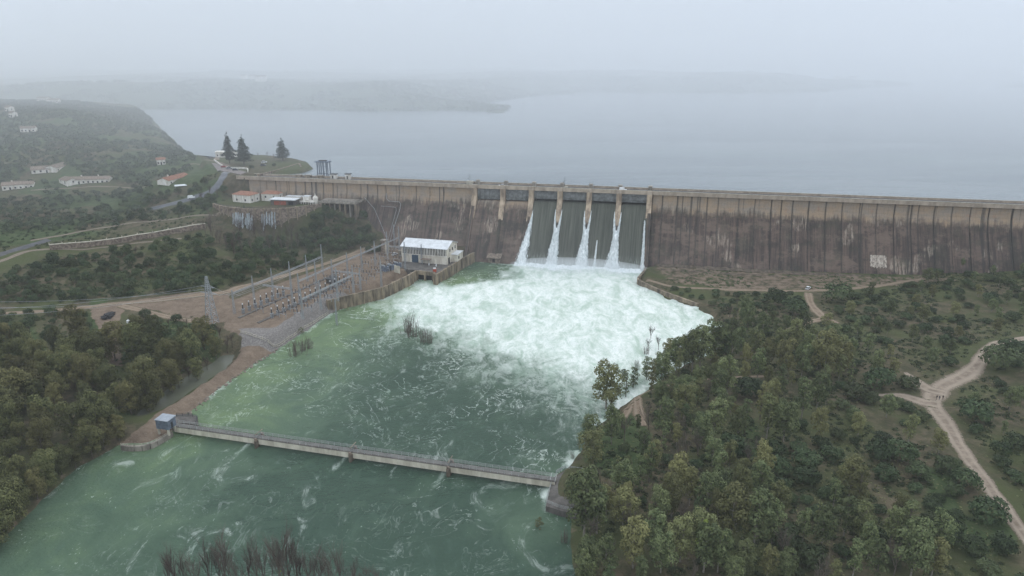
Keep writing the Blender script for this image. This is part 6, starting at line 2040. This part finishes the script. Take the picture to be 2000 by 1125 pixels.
for px_, py_, s in [(797, 650, 2.0), (806, 658, 1.8), (826, 668, 1.4), (838, 670, 1.3), (578, 694, 1.6), (590, 686, 1.3), (603, 680, 1.2), (1130, 905, .6), (1118, 895, .5), (1262, 690, .8), (1243, 720, .9), (1105, 1060, .8)]:
    x, y = site(px_, py_, 0)
    plant_one('bare_shrub', STICKS[RR.randrange(3)], x, y, -0.3, s, 'W', 'water', 'shrub')
for px_, py_, s, lab in [(1052, 1032, .5, 'bright green bush standing in the river below the right platform'), (590, 652, .5, 'small dark bush at the waterline below the switchyard mast'), (680, 606, .3, 'lone low bush in the water beside the gravel slope')]:
    x, y = site(px_, py_, 0)
    o = plant_one('river_bush', RBUSH, x, y, -0.6, s * 2, 'W', None, 'bush'); o['label'] = lab
# ---- conifers and cypress by the dam end
for px_, py_, tp, w, lab in [(449, 319, 256, 0.85, 'tall dark conifer, leftmost of the pair by the white lakeside bar'), (477, 322, 262, 1.1, 'broad dark conifer, right one of the pair by the lakeside bar'), (552, 314, 269, 1.3, 'dark conifer standing alone near the rounded lakeside wall'), (481, 442, 398, 0.55, 'narrow dark cypress in front of the waterfalls')]:
    x, y, z = on_ground(px_, py_, 44.4 if py_ < 400 else 22)
    h = ht_from_top(x, y, z, tp)
    t = plant_tree('conifer', CONI, x, y, z, h, 16.0, w, 'C', None)
    t['label'] = lab; t['group'] = 'dark conifers near the left dam end'
for px_, py_, s, lab in [(412, 301, .7, 'small round tree left of the white lakeside bar'), (492, 330, .8, 'round dark bush beside the parking wall end'), (535, 325, .7, 'round dark bush beside the parked cars in the lakeside garden')]:
    x, y, z = on_ground(px_, py_, 44.4)
    o = plant_one('garden_bush', SHRUB[1], x, y, z - 0.2, s, 'C', None, 'bush'); o['label'] = lab
# ---- olive groves on the left hill: the nearest as single trees, the rest as one mass
R = np.random.default_rng(61)
spots = []
lo, hi = GROVE.min(0), GROVE.max(0)
gx, gy = np.meshgrid(np.arange(lo[0], hi[0], 6.2), np.arange(lo[1], min(hi[1], 1040), 6.2))
gx = gx.ravel() + R.uniform(-2.4, 2.4, gx.size); gy = gy.ravel() + R.uniform(-2.4, 2.4, gy.size)
ok = (sdpoly(gx, gy, GROVE) > 2) & (sdpoly(gx, gy, TERRACE) < -6) & (sdpoly(gx, gy, PARKING) < -8) & (gx < LSX(gy) - 4) & (fbm(gx / 40, gy / 40, 3) > 0.33)
for x, y in zip(gx[ok], gy[ok]):
    px_, py_ = seen_x(x, y, float(gz(x, y)))
    if px_ < -40 or not off_road(x, y, 2.0) or gz(x, y) < 20: continue
    if any(abs(px_ - a) < 52 and abs(py_ - b - 4) < 14 for a, b in ((172, 361), (35, 372), (100, 340), (350, 360), (470, 398))): continue
    spots.append((x, y, py_))
spots.sort(key=lambda q: -q[2])
for x, y, _p in spots[:290]:
    plant_one('olive_tree', OLIVE[RR.randrange(5)], x, y, float(gz(x, y)) - 0.3, RR.uniform(0.75, 1.25), 'G', 'olive', 'olive tree')


def mass(name, pts, size, n_leaf, leaf, seed, mat, label, cat, sink=0.2, tall=0.8):
    """many small leafy clumps that read as one mass, as one mesh"""
    R = np.random.default_rng(seed)
    pts = np.array(pts); m = len(pts)
    C = np.repeat(pts, n_leaf, 0); sc = np.repeat(R.uniform(0.65, 1.3, m) * size, n_leaf)
    d = R.normal(0, 1, (len(C), 3)); d /= np.linalg.norm(d, axis=1)[:, None]; d[:, 2] = np.abs(d[:, 2]) * 1.0 - 0.1
    c = C + d * sc[:, None] * np.array([1, 1, tall]) * R.uniform(0.7, 1.05, len(C))[:, None]
    c[:, 2] -= sink
    nr = d + R.normal(0, .5, d.shape) + np.array([0, 0, .4]); nr /= np.linalg.norm(nr, axis=1)[:, None]
    a = np.cross(nr, R.normal(0, 1, nr.shape)); a /= np.linalg.norm(a, axis=1)[:, None]; b = np.cross(nr, a)
    s = (leaf * R.uniform(.6, 1.2, len(C)))[:, None] / 2
    V = np.stack([c - a * s - b * s * .7, c + a * s - b * s * .6, c + a * s * .8 + b * s * .7, c - a * s * .9 + b * s * .6], 1).reshape(-1, 3)
    lv = np.repeat(np.repeat(R.uniform(0, 1, m), n_leaf) * 0.6 + R.uniform(0, .4, len(C)), 4)
    me = np_mesh(name, V, np.arange(len(V)).reshape(-1, 4), False, dict(leaf=lv))
    return tag(obj(name, me, mat), label, cat, kind='stuff')


rest = np.array([(x, y, float(gz(x, y))) for x, y, _p in spots[290:]])
mass('olive_grove', rest, 2.6, 70, 1.0, 62, M['oliveleaf'], 'misty olive groves covering the upper left hill', 'olive grove', 0.2, 0.9)
# low scrub and weeds of the two banks, too small to count
def tufts(polys, n, seed, road=0.6, zmin=0.6):
    R = np.random.default_rng(seed); out = []
    for poly, k in zip(polys, n):
        lo, hi = poly.min(0), poly.max(0)
        p = R.uniform(lo, hi, (k * 3, 2))
        p = p[sdpoly(p[:, 0], p[:, 1], poly) > 0][:k]
        keep = np.ones(len(p), bool)
        for c, w in TRACKS:
            cc = c[::3]
            dd_ = np.full(len(p), 1e9)
            for q in cc: dd_ = np.minimum(dd_, np.hypot(p[:, 0] - q[0], p[:, 1] - q[1]))
            keep &= dd_ > w / 2 + road
        keep &= fbm(p[:, 0] / 14, p[:, 1] / 14, 3) > 0.38
        p = p[keep]
        z = gz(p[:, 0], p[:, 1])
        out.append(np.stack([p[:, 0], p[:, 1], z], -1)[z > zmin])
    return np.concatenate(out)


mass('scrub', np.concatenate([tufts([ZR1, ZR2], [1500, 3800], 71), tufts([ZR2, ZR3], [1500, 120], 171, 1.5)[:, :] + np.array([0, 0, 0.0])]), 0.95, 30, 0.5, 72, M['shrubleaf'], 'low dark scrub between the trees of the right bank', 'scrub', 0.1, 0.7)
mass('berm_scrub', tufts([BERM, ZR3], [420, 260], 91, 0.8), 0.9, 30, 0.5, 92, M['shrubleaf'], 'patchy low scrub on the berm at the right dam foot', 'scrub', 0.1, 0.7)
mass('undergrowth', tufts([ZL2, ZL3, ZL4, ZL1], [350, 300, 2200, 500], 73), 0.85, 24, 0.5, 74, M['shrubleaf'], 'low dark undergrowth on the left slope', 'undergrowth', 0.1, 0.75)
mass('thicket', np.concatenate([tufts([ZL4, ZL6], [650, 160], 83), tufts([ZL5], [90], 84)]), 1.5, 60, 0.5, 85, M['shrubleaf'], 'tangled dark thicket between the bushes of the left slope', 'thicket', 0.2, 0.95)
lowg = sites([(-60, 500, 17), (100, 470, 20), (300, 445, 22), (420, 425, 25), (450, 400, 29), (430, 345, 40), (330, 400, 27), (150, 420, 24), (-60, 440, 22)])
mass('hillside_scrub', tufts([lowg], [700], 93, 0.4), 1.0, 40, 0.5, 94, M['shrubleaf'], 'scattered dark scrub beside the hillside roads', 'scrub', 0.1, 0.85)
mass('weeds', tufts([ZR1, ZR2, ZL3], [2600, 6500, 500], 75), 0.32, 9, 0.34, 76, M['reed'], 'dry weeds and grass tufts on the banks', 'grass', 0.05, 0.8)
# woods on the far shore
fx, fy = R.uniform(-900, 1500, 26000), R.uniform(1090, 2500, 26000)
ins_ = np.maximum.reduce([sdpoly(fx, fy, p) for p in FAR_LAND])
fz_ = height(fx, fy)
k_ = (fz_ > 42.3) & (np.abs(fx) < fy * 0.78) & ((fbm(fx / 90, fy / 90, 3) > 0.47) | (ins_ < 30))
mass('woodland', np.stack([fx, fy, fz_], -1)[k_][:9000], 4.6, 26, 2.6, 77, M['shrubleaf'], 'woods on the far shore fading into the fog', 'woodland', 0.5, 0.9)
# rocks along the left levee
ROCK = []
for k in range(3):
    bm = bmesh.new(); bmesh.ops.create_icosphere(bm, subdivisions=1, radius=0.5)
    for v in bm.verts: v.co *= random.Random(k * 50 + v.index).uniform(0.7, 1.2)
    me = bpy.data.meshes.new('rock'); bm.to_mesh(me); bm.free(); me.materials.append(M['rock']); ROCK.append(me)
edge_ = spline(sites([(545, 683), (490, 716), (430, 759), (385, 798), (352, 824)], 0.3), 1.6)
for k, p in enumerate(edge_):
    x, y = p[0] + RR.uniform(-1.4, .4), p[1] + RR.uniform(-.6, .6)
    o = obj('rock', ROCK[k % 3], None, None, (x, y, max(0.1, float(gz(x, y)))), RR.uniform(0, 6)); s = RR.uniform(0.7, 1.9); o.scale = (s, s, s * .7)
    tag(o, f'brown rock, {ordinal(k)} from the switchyard along the levee waterline', 'rock', 'rocks along the left levee')
# drift timber on the lake
for k, (px_, py_) in enumerate([(1022, 207), (1115, 202)]):
    x, y = site(px_, py_, 42)
    o = obj('drowned_tree', BARE[k], None, None, (x, y, 41.5), k * 1.0); o.scale = (1.4, 1.4, 0.8)
    tag(o, ['drowned bare tree off the end of the wooded cape', 'drowned bare tree alone out on the lake'][k], 'tree')

# ---- labels: say which plant by the landmark it stands near and its place in that group
MARKS = {
    'R': [(1100, 935, 'the right bridge platform'), (1185, 800, 'the riverside path end'), (1245, 800, 'the gravel landing'), (1290, 700, 'the drowned right shore'), (1400, 640, 'the foam edge'), (1500, 690, 'the hollow behind the foam'), (1590, 600, 'the small brown track'),
          (1600, 720, 'the wood centre'), (1700, 650, 'the thicket above the wood'), (1833, 775, 'the three walkers'), (1700, 770, 'the left arm of the fork'), (1930, 690, 'the upper road bend'), (1870, 860, 'the road below the fork'), (1970, 1000, 'the lower road'), (1460, 850, 'the green glade'),
          (1560, 930, 'the bare earth patch'), (1700, 900, 'the shrub field'), (1800, 1000, 'the lower shrub field'), (1850, 570, 'the right dam foot'), (1750, 1090, 'the bottom edge'), (1580, 1080, 'the bottom wood'), (1420, 1050, 'the yellow-green tree'), (1280, 950, 'the dense bank wood'), (1230, 1080, 'the lower right bank corner'), (1390, 780, 'the wood above the glade'), (1960, 830, 'the field right of the road'), (1960, 600, 'the far right thicket')],
    'L': [(40, 960, 'the lower left corner'), (200, 850, 'the left levee tip'), (60, 800, 'the left edge'), (130, 720, 'the wood top'), (280, 720, 'the flood pool'), (380, 690, 'the pool end'), (60, 650, 'the grass meadow'), (330, 650, 'the white trailer'), (430, 540, 'the tall pylon'), (60, 570, 'the left power lines'), (200, 560, 'the slope middle'), (320, 530, 'the slope above the track'), (100, 510, 'the asphalt road'), (300, 480, 'the stone wall'), (480, 470, 'the bare poplars'), (560, 480, 'the waterfalls'), (650, 460, 'the valve platform'), (410, 380, 'the villa'), (700, 450, 'the pipe tower')],
    'G': [(40, 450, 'the asphalt road'), (200, 440, 'the stone wall'), (330, 430, 'the wall end'), (400, 410, 'the villa'), (120, 400, 'the lower grove'), (230, 390, 'the grove below the long farmhouse'), (330, 380, 'the wet road'), (30, 400, 'the leftmost farmhouse'), (60, 350, 'the two upper farmhouses'), (250, 345, 'the long farmhouse'), (320, 330, 'the lone cottage'), (200, 310, 'the mid hillside'), (370, 310, 'the parking'), (80, 300, 'the left hillside')],
    'F': [(550, 1100, 'the bottom river edge')], 'W': [(810, 640, 'the river middle'), (590, 680, 'the gravel slope'), (1120, 900, 'the right bridge platform'), (1255, 700, 'the drowned right shore'), (1105, 1060, 'the lower right bank')],
    'X': [(350, 640, 'the white trailer'), (440, 680, 'the pool end'), (370, 750, 'the flood pool'), (410, 385, 'the villa'), (200, 510, 'the slope middle'), (1430, 620, 'the foam edge'), (1275, 695, 'the drowned right shore'), (525, 308, 'the lakeside conifers'), (60, 660, 'the grass meadow')],
}
WORD = {'tall': 'leafy tall eucalyptus', 'round': 'dark round shrub', 'upright': 'slender upright leafy tree', 'grey': 'leafless grey tree', 'wood': 'brownish willow tree', 'slope': 'dark green bush', 'poplar': 'thin bare poplar', 'bare': 'bare brown tree', 'front': 'leafless upright poplar', 'sapling': 'yellow-leaved sapling', 'water': 'clump of bare stems standing in water', 'olive': 'grey-green olive tree'}
GRP = {'tall': 'eucalyptus trees on the right bank', 'round': 'shrubs on the right bank', 'upright': 'slender trees on the right bank', 'grey': 'leafless trees on the right bank', 'wood': 'brownish trees of the left front wood', 'slope': 'bushes on the left bank', 'poplar': 'bare poplars below the terrace', 'bare': 'scattered bare trees', 'front': 'bare poplars at the bottom edge', 'sapling': 'bare poplars at the bottom edge', 'water': 'bare stems in the river', 'olive': 'olive trees on the left hillside'}


cells = {}
for o, kind, px_, py_, zone in PLANTS:
    if kind is None: continue
    best = min(MARKS[zone], key=lambda m: (m[0] - px_) ** 2 + ((m[1] - py_) * 1.4) ** 2)
    cells.setdefault((kind, best[2]), []).append((px_, o))
for (kind, mark), lst in cells.items():
    lst.sort(key=lambda q: q[0])
    for k, (_px, o) in enumerate(lst):
        o['label'] = f'{WORD[kind]} near {mark}' + (f', {ordinal(k)} from left there' if len(lst) > 1 else '')
        o['group'] = GRP[kind]
# ================================================================ HAZE
M['haze'] = volume_material('fog', (0.95, 0.965, 1.0), 0.00011)
b = MB().box(-9500, 9500, -3000, 9800, -6.5, 158)
tag(b.build('haze', M['haze']), 'thin grey fog in the air over river and reservoir', 'fog', kind='stuff')
# thicker bank of low cloud lying on the reservoir and the hills behind it
M['bank'] = volume_material('fog_bank', (0.945, 0.966, 1.0), 0.00132)
b = MB().extrude_x([(380, -6), (440, 40), (540, 125), (900, 210), (2600, 600), (9700, 600), (9700, -6)], -9400, 9400)
tag(b.build('fog_bank', M['bank']), 'thick bank of low fog lying over the far reservoir', 'fog', kind='stuff')
